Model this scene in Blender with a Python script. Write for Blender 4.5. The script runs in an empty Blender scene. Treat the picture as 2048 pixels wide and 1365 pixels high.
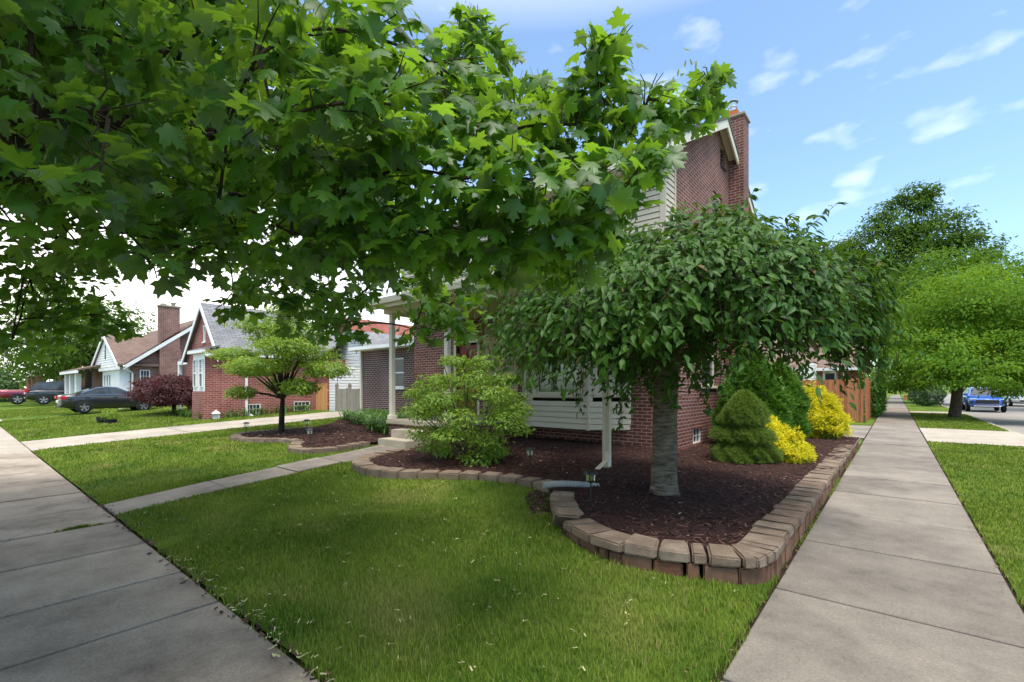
import bpy, bmesh, math, random
import numpy as np
from mathutils import Vector
R = math.radians
random.seed(7)
rng = np.random.RandomState(11)
C = bpy.context.scene.collection
scene = bpy.context.scene

# ---------------------------------------------------------------- camera, sky, sun, exposure
cam_d = bpy.data.cameras.new("camera")
cam_d.sensor_width = 36.0
cam_d.lens = 928.0 / 2048.0 * 36.0
cam_d.shift_y = 93.5 / 2048.0
cam_d.clip_start = 0.05
cam_d.clip_end = 2000
cam = bpy.data.objects.new("camera", cam_d)
C.objects.link(cam)
cam.location = (0, 0, 1.55)
cam.rotation_euler = (R(90), 0, math.atan(767 / 928.0))
scene.camera = cam

SUN_EL, SUN_AZ = 68.0, 125.0      # azimuth clockwise from +Y
sd = Vector((math.sin(R(SUN_AZ)) * math.cos(R(SUN_EL)), math.cos(R(SUN_AZ)) * math.cos(R(SUN_EL)), math.sin(R(SUN_EL))))
sun_d = bpy.data.lights.new("sun", 'SUN')
sun_d.energy = 1.9
sun_d.angle = R(22)
sun_d.color = (1.0, 0.95, 0.87)
sun = bpy.data.objects.new("sun", sun_d)
sun.rotation_euler = sd.to_track_quat('Z', 'Y').to_euler()
sun.location = (0, -20, 40)
C.objects.link(sun)

world = bpy.data.worlds.new("World")
scene.world = world
world.use_nodes = True
wt = world.node_tree
wt.nodes.clear()
def wn(t, **k):
    n = wt.nodes.new(t)
    for a, b in k.items(): setattr(n, a, b)
    return n
sky = wn('ShaderNodeTexSky', sky_type='NISHITA', sun_disc=False)
sky.sun_elevation = R(SUN_EL)
sky.sun_rotation = R(SUN_AZ)
sky.air_density = 1.0; sky.dust_density = 1.2; sky.ozone_density = 1.5
tc = wn('ShaderNodeTexCoord')
sep = wn('ShaderNodeSeparateXYZ'); wt.links.new(tc.outputs['Generated'], sep.inputs[0])
def wmath(op, a, b=None, clamp=False):
    n = wn('ShaderNodeMath', operation=op, use_clamp=clamp)
    for i, v in enumerate((a, b)):
        if v is None: continue
        if isinstance(v, (int, float)): n.inputs[i].default_value = v
        else: wt.links.new(v, n.inputs[i])
    return n.outputs[0]
# small puffs of cloud
comb = wn('ShaderNodeCombineXYZ')
wt.links.new(sep.outputs[0], comb.inputs[0]); wt.links.new(sep.outputs[1], comb.inputs[1])
wt.links.new(wmath('MULTIPLY', sep.outputs[2], 2.0), comb.inputs[2])
nz = wn('ShaderNodeTexNoise'); nz.inputs['Scale'].default_value = 10.5; nz.inputs['Detail'].default_value = 4; nz.inputs['Roughness'].default_value = 0.45
wt.links.new(comb.outputs[0], nz.inputs['Vector'])
cr = wn('ShaderNodeValToRGB'); cr.color_ramp.elements[0].position = 0.57; cr.color_ramp.elements[1].position = 0.86
wt.links.new(nz.outputs[0], cr.inputs[0])
# hazy white bank low in the west (the left of the view)
west = wmath('MULTIPLY', sep.outputs[0], -1.0)
west = wn('ShaderNodeMapRange'); west.inputs[1].default_value = 0.62; west.inputs[2].default_value = 0.93
wt.links.new(wmath('MULTIPLY', sep.outputs[0], -1.0), west.inputs[0])
low = wn('ShaderNodeMapRange'); low.inputs[1].default_value = 0.62; low.inputs[2].default_value = 0.18
wt.links.new(sep.outputs[2], low.inputs[0])
bank = wmath('MULTIPLY', west.outputs[0], low.outputs[0], True)
zen = wn('ShaderNodeMapRange'); zen.inputs[1].default_value = 0.60; zen.inputs[2].default_value = 0.85    # white cloud added overhead, above the view, to neutralise the ambient light
wt.links.new(sep.outputs[2], zen.inputs[0])
cl = wmath('MAXIMUM', wmath('MAXIMUM', wmath('ADD', wmath('MULTIPLY', cr.outputs[0], 0.40), 0.02), bank, True), wmath('MULTIPLY', zen.outputs[0], 0.95), True)
mx = wn('ShaderNodeMix', data_type='RGBA')
wt.links.new(cl, mx.inputs[0])
tint = wn('ShaderNodeMix', data_type='RGBA', blend_type='MULTIPLY'); tint.inputs[0].default_value = 1.0
wt.links.new(sky.outputs[0], tint.inputs[6]); tint.inputs[7].default_value = (0.84, 0.97, 1.0, 1)
wt.links.new(tint.outputs[2], mx.inputs[6])
mx.inputs[7].default_value = (7.3, 7.1, 6.8, 1)
bg = wn('ShaderNodeBackground'); bg.inputs[1].default_value = 0.15
wt.links.new(mx.outputs[2], bg.inputs[0])
wo = wn('ShaderNodeOutputWorld'); wt.links.new(bg.outputs[0], wo.inputs[0])

scene.view_settings.view_transform = 'Standard'
scene.view_settings.look = 'None'
scene.view_settings.gamma = 1.0
scene.view_settings.use_curve_mapping = False
scene.view_settings.exposure = 1.1
scene.render.engine = 'CYCLES'
scene.cycles.use_denoising = True
scene.cycles.max_bounces = 8
scene.cycles.diffuse_bounces = 4
scene.cycles.transmission_bounces = 6
scene.cycles.transparent_max_bounces = 8
scene.cycles.sample_clamp_indirect = 6

# ---------------------------------------------------------------- object helpers
def tag(o, label=None, cat=None, group=None, kind=None):
    if label: o['label'] = label
    if cat: o['category'] = cat
    if group: o['group'] = group
    if kind: o['kind'] = kind
    return o
def thing(name, label, cat, loc=(0, 0, 0), rz=0, group=None):
    o = bpy.data.objects.new(name, None)
    C.objects.link(o)
    o.location = loc
    o.rotation_euler = (0, 0, rz)
    o.empty_display_size = 0.3
    tag(o, label, cat, group)
    return o
def put(o, parent):
    """parent without moving: mesh data is written in world space"""
    if parent is not None:
        r = parent
        while r.parent: r = r.parent
        o.parent = parent
        if parent.type == 'EMPTY':
            o.matrix_parent_inverse = parent.matrix_basis.inverted()
def link_mesh(name, me, m, parent=None, smooth=False, local=False):
    o = bpy.data.objects.new(name, me)
    C.objects.link(o)
    if isinstance(m, (list, tuple)):
        for q in m: me.materials.append(q)
    elif m is not None: me.materials.append(m)
    if smooth: me.polygons.foreach_set('use_smooth', [True] * len(me.polygons))
    if parent is not None:
        o.parent = parent
        if parent.type == 'EMPTY' and not local:
            o.matrix_parent_inverse = parent.matrix_basis.inverted()
    return o
def np_mesh(name, verts, loop_verts, loop_total, m, parent=None, smooth=False, local=False):
    me = bpy.data.meshes.new(name)
    verts = np.asarray(verts, dtype=np.float32)
    lt = np.asarray(loop_total, dtype=np.int32)
    lv = np.asarray(loop_verts, dtype=np.int32)
    me.vertices.add(len(verts)); me.vertices.foreach_set('co', verts.ravel())
    me.loops.add(len(lv)); me.loops.foreach_set('vertex_index', lv)
    me.polygons.add(len(lt))
    ls = np.zeros(len(lt), dtype=np.int32); ls[1:] = np.cumsum(lt)[:-1]
    me.polygons.foreach_set('loop_start', ls); me.polygons.foreach_set('loop_total', lt)
    me.update(calc_edges=True)
    return link_mesh(name, me, m, parent, smooth, local)

class MB:
    def __init__(s): s.v = []; s.f = []
    def poly(s, pts):
        n = len(s.v); s.v += [tuple(p) for p in pts]; s.f.append(tuple(range(n, n + len(pts)))); return s
    def hexa(s, p):      # 8 corner points: bottom 4 (ccw from above), top 4
        n = len(s.v); s.v += [tuple(q) for q in p]
        for f in ((3, 2, 1, 0), (4, 5, 6, 7), (0, 1, 5, 4), (1, 2, 6, 5), (2, 3, 7, 6), (3, 0, 4, 7)):
            s.f.append(tuple(n + i for i in f))
        return s
    def box(s, x0, x1, y0, y1, z0, z1):
        return s.hexa([(x0, y0, z0), (x1, y0, z0), (x1, y1, z0), (x0, y1, z0), (x0, y0, z1), (x1, y0, z1), (x1, y1, z1), (x0, y1, z1)])
    def prism(s, pts, off):   # planar polygon extruded by the vector off
        n = len(s.v); k = len(pts)
        s.v += [tuple(p) for p in pts] + [tuple(p[i] + off[i] for i in range(3)) for p in pts]
        s.f.append(tuple(range(n + k - 1, n - 1, -1))); s.f.append(tuple(range(n + k, n + 2 * k)))
        for i in range(k):
            j = (i + 1) % k; s.f.append((n + i, n + j, n + k + j, n + k + i))
        return s
    def tube(s, path, rad, n=8, cap=True):
        P = [Vector(p) for p in path]
        if not hasattr(rad, '__len__'): rad = [rad] * len(P)
        base = len(s.v); prev = None
        for i, p in enumerate(P):
            t = (P[min(i + 1, len(P) - 1)] - P[max(i - 1, 0)])
            t = t.normalized() if t.length > 1e-9 else Vector((0, 0, 1))
            if prev is None:
                a = Vector((1, 0, 0)) if abs(t.x) < 0.8 else Vector((0, 1, 0)); u = t.cross(a).normalized()
            else:
                u = prev - t * prev.dot(t); u = u.normalized() if u.length > 1e-6 else t.orthogonal().normalized()
            prev = u; w = t.cross(u)
            for k in range(n):
                a = 2 * math.pi * k / n
                q = p + (u * math.cos(a) + w * math.sin(a)) * rad[i]
                s.v.append((q.x, q.y, q.z))
        for i in range(len(P) - 1):
            for k in range(n):
                a = base + i * n + k; b = base + i * n + (k + 1) % n
                s.f.append((a, b, b + n, a + n))
        if cap:
            s.f.append(tuple(base + k for k in range(n - 1, -1, -1)))
            e = base + (len(P) - 1) * n
            s.f.append(tuple(e + k for k in range(n)))
        return s
    def lathe(s, prof, c=(0, 0, 0), n=16):
        base = len(s.v)
        for r, z in prof:
            for k in range(n):
                a = 2 * math.pi * k / n
                s.v.append((c[0] + r * math.cos(a), c[1] + r * math.sin(a), c[2] + z))
        for i in range(len(prof) - 1):
            for k in range(n):
                a = base + i * n + k; b = base + i * n + (k + 1) % n
                s.f.append((a, b, b + n, a + n))
        s.f.append(tuple(base + k for k in range(n - 1, -1, -1)))
        e = base + (len(prof) - 1) * n
        s.f.append(tuple(e + k for k in range(n)))
        return s
    def build(s, name, m, parent=None, smooth=False, bevel=0, local=False, segs=2):
        me = bpy.data.meshes.new(name)
        me.from_pydata(s.v, [], s.f)
        if bevel:
            bm = bmesh.new(); bm.from_mesh(me)
            bmesh.ops.bevel(bm, geom=bm.edges[:], offset=bevel, segments=segs, affect='EDGES', clamp_overlap=True)
            bm.to_mesh(me); bm.free()
        me.update()
        return link_mesh(name, me, m, parent, smooth, local)

# ---------------------------------------------------------------- materials
class NT:
    def __init__(s, name):
        s.m = bpy.data.materials.new(name); s.m.use_nodes = True
        s.t = s.m.node_tree; s.t.nodes.clear()
        s.out = s.t.nodes.new('ShaderNodeOutputMaterial')
    def n(s, typ, **k):
        q = s.t.nodes.new(typ)
        for a, b in k.items(): setattr(q, a, b)
        return q
    def l(s, a, b): s.t.links.new(a, b)
    def setv(s, sock, v):
        if hasattr(v, 'is_linked') or isinstance(v, bpy.types.NodeSocket): s.l(v, sock)
        else: sock.default_value = v
    def math(s, op, a, b=0.0, clamp=False):
        q = s.n('ShaderNodeMath', operation=op, use_clamp=clamp); s.setv(q.inputs[0], a); s.setv(q.inputs[1], b); return q.outputs[0]
    def mix(s, f, a, b, blend='MIX'):
        q = s.n('ShaderNodeMix', data_type='RGBA', blend_type=blend)
        s.setv(q.inputs[0], f)
        for i, v in ((6, a), (7, b)):
            if isinstance(v, tuple) and len(v) == 3: v = v + (1,)
            s.setv(q.inputs[i], v)
        return q.outputs[2]
    def pos(s): return s.n('ShaderNodeNewGeometry').outputs['Position']
    def island(s): return s.n('ShaderNodeNewGeometry').outputs['Random Per Island']
    def noise(s, scale, vec=None, detail=4, rough=0.55, lo=0.35, hi=0.65, stretch=None):
        q = s.n('ShaderNodeTexNoise'); q.inputs['Scale'].default_value = scale
        q.inputs['Detail'].default_value = detail; q.inputs['Roughness'].default_value = rough
        v = vec if vec is not None else s.pos()
        if stretch:
            mp = s.n('ShaderNodeMapping'); mp.inputs['Scale'].default_value = stretch; s.l(v, mp.inputs[0]); v = mp.outputs[0]
        s.l(v, q.inputs['Vector'])
        r = s.n('ShaderNodeMapRange'); r.inputs[1].default_value = lo; r.inputs[2].default_value = hi
        s.l(q.outputs[0], r.inputs[0]); return r.outputs[0]
    def bump(s, h, strength=0.3, dist=0.01):
        q = s.n('ShaderNodeBump'); q.inputs['Strength'].default_value = strength; q.inputs['Distance'].default_value = dist
        s.l(h, q.inputs['Height']); return q.outputs[0]
    def bsdf(s, color, rough=0.7, spec=0.3, metal=0.0, normal=None, **k):
        p = s.n('ShaderNodeBsdfPrincipled')
        if isinstance(color, tuple) and len(color) == 3: color = color + (1,)
        s.setv(p.inputs['Base Color'], color); s.setv(p.inputs['Roughness'], rough)
        p.inputs['Specular IOR Level'].default_value = spec; p.inputs['Metallic'].default_value = metal
        if normal is not None: s.l(normal, p.inputs['Normal'])
        for a, b in k.items(): p.inputs[a.replace('_', ' ')].default_value = b
        return p.outputs[0]
    def done(s, sh): s.l(sh, s.out.inputs[0]); return s.m

def simple(name, col, rough=0.6, spec=0.3, metal=0.0, var=0.12, vs=6.0, bs=0.0, bscale=60, coat=0.0):
    t = NT(name)
    f = t.noise(vs, detail=5)
    dark = tuple(c * (1 - var) for c in col); lite = tuple(min(1, c * (1 + var)) for c in col)
    nrm = t.bump(t.noise(bscale, lo=0.2, hi=0.8), bs, 0.01) if bs else None
    k = {'Coat_Weight': coat} if coat else {}
    return t.done(t.bsdf(t.mix(f, dark, lite), rough, spec, metal, nrm, **k))

def brick_mat(name, c1, c2, mortar, bw=0.215, bh=0.075, ms=0.011, soot=0.0):
    t = NT(name)
    g = t.n('ShaderNodeNewGeometry')
    sp = t.n('ShaderNodeSeparateXYZ'); t.l(g.outputs['Position'], sp.inputs[0])
    sn = t.n('ShaderNodeSeparateXYZ'); t.l(g.outputs['True Normal'], sn.inputs[0])
    ax = t.math('GREATER_THAN', t.math('ABSOLUTE', sn.outputs[0]), 0.6)
    u = t.math('ADD', t.math('MULTIPLY', sp.outputs[1], ax), t.math('MULTIPLY', sp.outputs[0], t.math('SUBTRACT', 1.0, ax)))
    cb = t.n('ShaderNodeCombineXYZ'); t.l(u, cb.inputs[0]); t.l(sp.outputs[2], cb.inputs[1])
    b = t.n('ShaderNodeTexBrick'); t.l(cb.outputs[0], b.inputs['Vector'])
    b.inputs['Scale'].default_value = 1.0; b.inputs['Brick Width'].default_value = bw; b.inputs['Row Height'].default_value = bh
    b.inputs['Mortar Size'].default_value = ms; b.inputs['Mortar Smooth'].default_value = 0.15; b.inputs['Bias'].default_value = 0.0
    b.inputs['Color1'].default_value = c1 + (1,); b.inputs['Color2'].default_value = c2 + (1,); b.inputs['Mortar'].default_value = mortar + (1,)
    col = t.mix(t.noise(1.1, detail=5, lo=0.3, hi=0.7), (0.72, 0.7, 0.7), (1.12, 1.1, 1.08))
    col = t.mix(1.0, b.outputs['Color'], col, 'MULTIPLY')
    fine = t.noise(45, detail=3)
    col = t.mix(0.35, col, t.mix(fine, (0.55, 0.5, 0.5), (1.25, 1.2, 1.2)), 'MULTIPLY')
    h = t.math('ADD', t.math('MULTIPLY', b.outputs['Fac'], -1.0), t.math('MULTIPLY', fine, 0.25))
    return t.done(t.bsdf(col, 0.85, 0.2, 0, t.bump(h, 0.6, 0.012)))

def leaf_mat(name, dark, lite, trans, tw=0.35, rough=0.45, back=None, ns=1.5, spec=0.35, odd=None):
    t = NT(name)
    i = t.island()
    f = t.math('ADD', t.math('MULTIPLY', i, 0.6), t.math('MULTIPLY', t.noise(ns, detail=3), 0.4))
    col = t.mix(f, dark, lite)
    if odd: col = t.mix(t.math('GREATER_THAN', t.math('FRACT', t.math('MULTIPLY', i, 37.0)), odd[1]), col, odd[0])
    if back is not None:
        col = t.mix(t.n('ShaderNodeNewGeometry').outputs['Backfacing'], col, back)
    p = t.bsdf(col, rough, spec)
    tr = t.n('ShaderNodeBsdfTranslucent'); t.setv(tr.inputs[0], t.mix(f, tuple(c * .7 for c in trans), trans))
    ms = t.n('ShaderNodeMixShader'); ms.inputs[0].default_value = tw
    t.l(p, ms.inputs[1]); t.l(tr.outputs[0], ms.inputs[2])
    return t.done(ms.outputs[0])

def concrete_mat(name, base, stain, crack=0.0, scale=1.0):
    t = NT(name)
    a = t.noise(0.9 * scale, detail=8, rough=0.62, lo=0.36, hi=0.66)
    b = t.noise(4.5, detail=6, rough=0.6)
    fine = t.noise(60, detail=7, rough=0.85, lo=0.34, hi=0.66)
    col = t.mix(a, stain, base)
    col = t.mix(t.math('MULTIPLY', b, 0.35), col, tuple(c * 1.15 for c in base))
    col = t.mix(0.55, col, t.mix(fine, (0.45, 0.44, 0.42), (1.5, 1.49, 1.47)), 'MULTIPLY')
    spots = t.noise(14, detail=2, lo=0.72, hi=0.78)
    col = t.mix(t.math('MULTIPLY', spots, 0.35), col, tuple(c * .45 for c in stain))
    vo = t.n('ShaderNodeTexVoronoi', feature='DISTANCE_TO_EDGE'); vo.inputs['Scale'].default_value = 0.42
    wv = t.n('ShaderNodeMix', data_type='RGBA'); wv.inputs[0].default_value = .12; t.l(t.pos(), wv.inputs[6])
    nn_ = t.n('ShaderNodeTexNoise'); nn_.inputs['Scale'].default_value = 2.5; nn_.inputs['Detail'].default_value = 6; t.l(t.pos(), nn_.inputs['Vector']); t.l(nn_.outputs[1], wv.inputs[7]); t.l(wv.outputs[2], vo.inputs['Vector'])
    ck = t.math('MULTIPLY', t.math('LESS_THAN', vo.outputs[0], .0012), t.noise(.35, detail=2, lo=.62, hi=.66))
    col = t.mix(t.math('MULTIPLY', ck, .6), col, (0.03, 0.025, 0.02))
    isl = t.math('ADD', t.math('MULTIPLY', t.island(), 0.20), 0.90)
    cc = t.n('ShaderNodeCombineColor'); [t.l(isl, cc.inputs[k]) for k in range(3)]
    col = t.mix(1.0, col, cc.outputs[0], 'MULTIPLY')
    return t.done(t.bsdf(col, 0.88, 0.2, 0, t.bump(t.math('ADD', fine, t.math('MULTIPLY', b, 0.6)), 0.35, 0.004)))

def block_mat(name, c1, c2, c3):
    t = NT(name)
    i = t.island()
    obi = t.n('ShaderNodeObjectInfo').outputs['Random']
    f = t.math('FRACT', t.math('ADD', t.math('MULTIPLY', i, 3.7), obi))
    col = t.mix(f, c1, c2)
    col = t.mix(t.math('MULTIPLY', t.noise(5, detail=6), 0.7), col, c3)
    fine = t.noise(120, detail=4, rough=0.7, lo=0.25, hi=0.75)
    col = t.mix(0.75, col, t.mix(fine, (0.5, 0.48, 0.47), (1.35, 1.33, 1.3)), 'MULTIPLY')
    return t.done(t.bsdf(col, 0.95, 0.12, 0, t.bump(fine, 0.9, 0.008)))

def wood_mat(name, c1, c2, axis='v'):
    t = NT(name)
    i = t.island()
    col = t.mix(i, c1, c2)
    gr = t.noise(9, detail=5, stretch=(5, 5, 0.35))
    col = t.mix(0.6, col, t.mix(gr, (0.6, 0.58, 0.56), (1.2, 1.2, 1.2)), 'MULTIPLY')
    return t.done(t.bsdf(col, 0.8, 0.2, 0, t.bump(gr, 0.3, 0.004)))

def shingle_mat(name, c1, c2):
    t = NT(name)
    g = t.n('ShaderNodeNewGeometry')
    sp = t.n('ShaderNodeSeparateXYZ'); t.l(g.outputs['Position'], sp.inputs[0])
    sn = t.n('ShaderNodeSeparateXYZ'); t.l(g.outputs['True Normal'], sn.inputs[0])
    ax = t.math('GREATER_THAN', t.math('ABSOLUTE', sn.outputs[0]), t.math('ABSOLUTE', sn.outputs[1]))
    u = t.math('ADD', t.math('MULTIPLY', sp.outputs[1], ax), t.math('MULTIPLY', sp.outputs[0], t.math('SUBTRACT', 1.0, ax)))
    cb = t.n('ShaderNodeCombineXYZ'); t.l(u, cb.inputs[0]); t.l(t.math('MULTIPLY', sp.outputs[2], 1.7), cb.inputs[1])
    b = t.n('ShaderNodeTexBrick'); t.l(cb.outputs[0], b.inputs['Vector'])
    b.inputs['Scale'].default_value = 1.0; b.inputs['Brick Width'].default_value = 0.3; b.inputs['Row Height'].default_value = 0.14
    b.inputs['Mortar Size'].default_value = 0.008; b.inputs['Color1'].default_value = c1 + (1,); b.inputs['Color2'].default_value = c2 + (1,)
    b.inputs['Mortar'].default_value = tuple(c * .45 for c in c1) + (1,)
    col = t.mix(0.6, b.outputs['Color'], t.mix(t.noise(0.8, detail=6), (0.75, 0.75, 0.75), (1.15, 1.15, 1.15)), 'MULTIPLY')
    return t.done(t.bsdf(col, 0.92, 0.15, 0, t.bump(b.outputs['Fac'], -0.5, 0.01)))

def bark_mat(name, c1, c2, band=False):
    t = NT(name)
    a = t.noise(7, detail=7, rough=0.65, stretch=(1, 1, 5.0) if band else (3.2, 3.2, 0.6))
    b = t.noise(2.2, detail=4)
    col = t.mix(a, c1, c2)
    col = t.mix(0.5, col, t.mix(b, (0.7, 0.7, 0.68), (1.2, 1.2, 1.2)), 'MULTIPLY')
    return t.done(t.bsdf(col, 0.9, 0.15, 0, t.bump(a, 0.8, 0.02)))

def grass_mat(name, sheet=False):
    t = NT(name)
    big = t.noise(0.8, detail=7, rough=0.68, lo=0.38, hi=0.64)
    dry = t.noise(0.9, detail=6, lo=0.54, hi=0.72)
    col = t.mix(big, (0.052, 0.120, 0.012), (0.175, 0.240, 0.036))
    if not sheet:
        i = t.island()
        col = t.mix(t.math('MULTIPLY', i, 0.55), col, (0.26, 0.33, 0.045))
        col = t.mix(t.math('GREATER_THAN', t.math('FRACT', t.math('MULTIPLY', i, 53.0)), 0.955), col, (0.30, 0.25, 0.11))
        col = t.mix(t.math('MULTIPLY', dry, 0.62), col, (0.36, 0.32, 0.11))
        p = t.bsdf(col, 0.65, 0.08)
        tr = t.n('ShaderNodeBsdfTranslucent'); t.setv(tr.inputs[0], t.mix(0.5, col, (0.28, 0.36, 0.03)))
        ms = t.n('ShaderNodeMixShader'); ms.inputs[0].default_value = 0.22
        t.l(p, ms.inputs[1]); t.l(tr.outputs[0], ms.inputs[2])
        return t.done(ms.outputs[0])
    col = t.mix(t.math('MULTIPLY', dry, 0.5), col, (0.23, 0.21, 0.07))
    fine = t.noise(60, detail=6, rough=0.7, stretch=(1, 1, 1), lo=0.3, hi=0.7)
    col = t.mix(0.7, col, t.mix(fine, (0.45, 0.5, 0.4), (1.35, 1.35, 1.2)), 'MULTIPLY')
    return t.done(t.bsdf(col, 0.9, 0.1, 0, t.bump(fine, 0.7, 0.03)))

def glass_dark(name, col=(0.03, 0.035, 0.04)):
    t = NT(name)
    return t.done(t.bsdf(t.mix(t.noise(1.5), col, tuple(c * 2.2 for c in col)), 0.06, 0.35))
def glass_clear(name):
    t = NT(name)
    tr = t.n('ShaderNodeBsdfTransparent'); tr.inputs[0].default_value = (0.86, 0.92, 0.88, 1)
    gl = t.n('ShaderNodeBsdfGlossy'); gl.inputs['Roughness'].default_value = 0.03
    fr = t.n('ShaderNodeFresnel'); fr.inputs[0].default_value = 1.6
    ms = t.n('ShaderNodeMixShader'); t.l(t.math('ADD', fr.outputs[0], 0.06), ms.inputs[0])
    t.l(tr.outputs[0], ms.inputs[1]); t.l(gl.outputs[0], ms.inputs[2]); return t.done(ms.outputs[0])
def paint(name, col):
    t = NT(name)
    return t.done(t.bsdf(t.mix(t.noise(3), tuple(c * .93 for c in col), col), 0.28, 0.5, 0.25, None, Coat_Weight=0.8, Coat_Roughness=0.05))

M_brick = brick_mat('dark red brick', (0.135, 0.045, 0.036), (0.21, 0.078, 0.060), (0.36, 0.29, 0.26), ms=0.009)
M_brick_dk = brick_mat('dark purple brick', (0.075, 0.034, 0.034), (0.125, 0.055, 0.050), (0.40, 0.35, 0.32), ms=0.010)
M_brick_a = brick_mat('bright red brick', (0.25, 0.060, 0.045), (0.36, 0.105, 0.08), (0.46, 0.34, 0.31), ms=0.009)
M_brick_b = brick_mat('brown mixed brick', (0.17, 0.065, 0.05), (0.27, 0.12, 0.095), (0.42, 0.34, 0.30), ms=0.010)
M_brick_o = brick_mat('orange brick', (0.36, 0.13, 0.075), (0.45, 0.18, 0.10), (0.45, 0.34, 0.28))
M_siding = simple('pale beige siding', (0.54, 0.475, 0.36), 0.55, 0.3, var=0.05, vs=1.5)
M_white = simple('white paint', (0.78, 0.78, 0.76), 0.5, 0.3, var=0.05, vs=2)
M_cream = simple('cream paint', (0.66, 0.60, 0.48), 0.55, 0.3, var=0.07, vs=2)
M_tan = simple('tan soffit', (0.40, 0.32, 0.21), 0.6, 0.25, var=0.08, vs=2)
M_door = simple('dark red door paint', (0.22, 0.02, 0.022), 0.4, 0.4, var=0.1)
M_glass = glass_dark('dark window glass')
M_glassc = glass_clear('clear window glass')
M_curtain = simple('pale curtain', (0.50, 0.56, 0.50), 0.9, 0.1, var=0.08, vs=3)
M_inside = simple('dark interior', (0.05, 0.045, 0.04), 0.9, 0.1)
M_conc = concrete_mat('sidewalk concrete', (0.262, 0.231, 0.195), (0.135, 0.118, 0.10))
M_conc2 = concrete_mat('dark sidewalk concrete', (0.37, 0.315, 0.255), (0.15, 0.124, 0.10))
M_concp = concrete_mat('pale concrete', (0.40, 0.355, 0.295), (0.28, 0.245, 0.20))
M_step = concrete_mat('step concrete', (0.42, 0.37, 0.285), (0.27, 0.235, 0.175))
M_asph = concrete_mat('road surface', (0.30, 0.28, 0.26), (0.21, 0.195, 0.18), scale=0.4)
M_block = block_mat('tan wall block', (0.24, 0.172, 0.125), (0.34, 0.275, 0.210), (0.15, 0.105, 0.080))
M_blockf = block_mat('red brown wall block', (0.22, 0.105, 0.062), (0.29, 0.165, 0.11), (0.12, 0.07, 0.052))
M_blockd = block_mat('grey brown edging block', (0.23, 0.175, 0.13), (0.31, 0.245, 0.185), (0.16, 0.12, 0.092))
M_lawn = grass_mat('lawn', True)
M_blade = grass_mat('grass blades')
M_fence = wood_mat('stained cedar boards', (0.34, 0.115, 0.05), (0.45, 0.19, 0.09))
M_fenceg = wood_mat('weathered grey boards', (0.23, 0.21, 0.17), (0.33, 0.30, 0.25))
M_gate = wood_mat('new orange cedar', (0.62, 0.28, 0.10), (0.70, 0.36, 0.16))
M_shbr = shingle_mat('brown shingles', (0.17, 0.115, 0.095), (0.22, 0.155, 0.13))
M_shgr = shingle_mat('grey shingles', (0.19, 0.19, 0.20), (0.27, 0.27, 0.28))
M_shrd = shingle_mat('red shingles', (0.27, 0.09, 0.07), (0.33, 0.13, 0.10))
M_shdk = shingle_mat('dark shingles', (0.10, 0.09, 0.085), (0.15, 0.13, 0.12))
M_metal = simple('grey metal', (0.55, 0.56, 0.58), 0.35, 0.5, 0.9, var=0.1)
M_black = simple('black plastic', (0.02, 0.02, 0.022), 0.45, 0.4)
M_clay = simple('orange clay', (0.45, 0.15, 0.07), 0.8, 0.2)
M_pipe = simple('grey corrugated pipe', (0.30, 0.30, 0.28), 0.6, 0.2, var=0.15)
M_bark = bark_mat('dark maple bark', (0.020, 0.015, 0.011), (0.060, 0.046, 0.034))
M_barkc = bark_mat('grey cherry bark', (0.062, 0.050, 0.036), (0.25, 0.21, 0.16), True)
M_barkd = bark_mat('brown bark', (0.06, 0.048, 0.036), (0.15, 0.12, 0.09))
M_twig = simple('twig bark', (0.05, 0.038, 0.028), 0.85, 0.15)
M_rubber = simple('tyre rubber', (0.018, 0.018, 0.018), 0.8, 0.2)
M_rim = simple('silver wheel alloy', (0.50, 0.50, 0.52), 0.3, 0.5, 0.8)
M_chrome = simple('chrome trim', (0.72, 0.73, 0.75), 0.12, 0.5, 1.0, var=0.03)
M_red = simple('red lamp lens', (0.50, 0.02, 0.03), 0.2, 0.5)
M_lens = simple('clear lamp lens', (0.75, 0.80, 0.85), 0.15, 0.5)

# ---------------------------------------------------------------- ground and paving
def gh(x, y):
    x = np.asarray(x, dtype=float); y = np.asarray(y, dtype=float)
    t = np.clip((-x - 0.2) / 4.4, 0, 1); t = t * t * (3 - 2 * t)
    cap = np.where(x > -8.0, 5.3, np.where(x > -8.9, 5.3 + (11 - 5.3) * (-8.0 - x) / .9, 11.0))
    return t * 0.05 * np.clip(np.minimum(y, cap) - 1.25, 0, None) + 0.022 * np.clip((y - 1.25) / .4, 0, 1) * np.clip((-x - .6) / .4, 0, 1)
def ghf(x, y): return float(gh(x, y))
def inpoly(x, y, poly):
    x = np.asarray(x); y = np.asarray(y); inside = np.zeros(x.shape, bool); n = len(poly)
    for i in range(n):
        x0, y0 = poly[i]; x1, y1 = poly[(i + 1) % n]
        c = ((y0 > y) != (y1 > y))
        with np.errstate(divide='ignore', invalid='ignore'):
            xi = (x1 - x0) * (y - y0) / (y1 - y0 if y1 != y0 else 1e-9) + x0
        inside ^= c & (x < xi)
    return inside
def sheet(name, xs, ys, zf, m, label, cat, parent=None):
    xs = np.array(xs, float); ys = np.array(ys, float)
    X, Y = np.meshgrid(xs, ys); Z = zf(X, Y)
    nx, ny = len(xs), len(ys)
    v = np.stack([X.ravel(), Y.ravel(), Z.ravel()], 1)
    i, j = np.meshgrid(np.arange(nx - 1), np.arange(ny - 1)); a = (j * nx + i).ravel()
    lv = np.stack([a, a + 1, a + 1 + nx, a + nx], 1).ravel()
    o = np_mesh(name, v, lv, np.full(len(a), 4), m, parent, True)
    if label: tag(o, label, cat, kind='structure')
    return o
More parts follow.
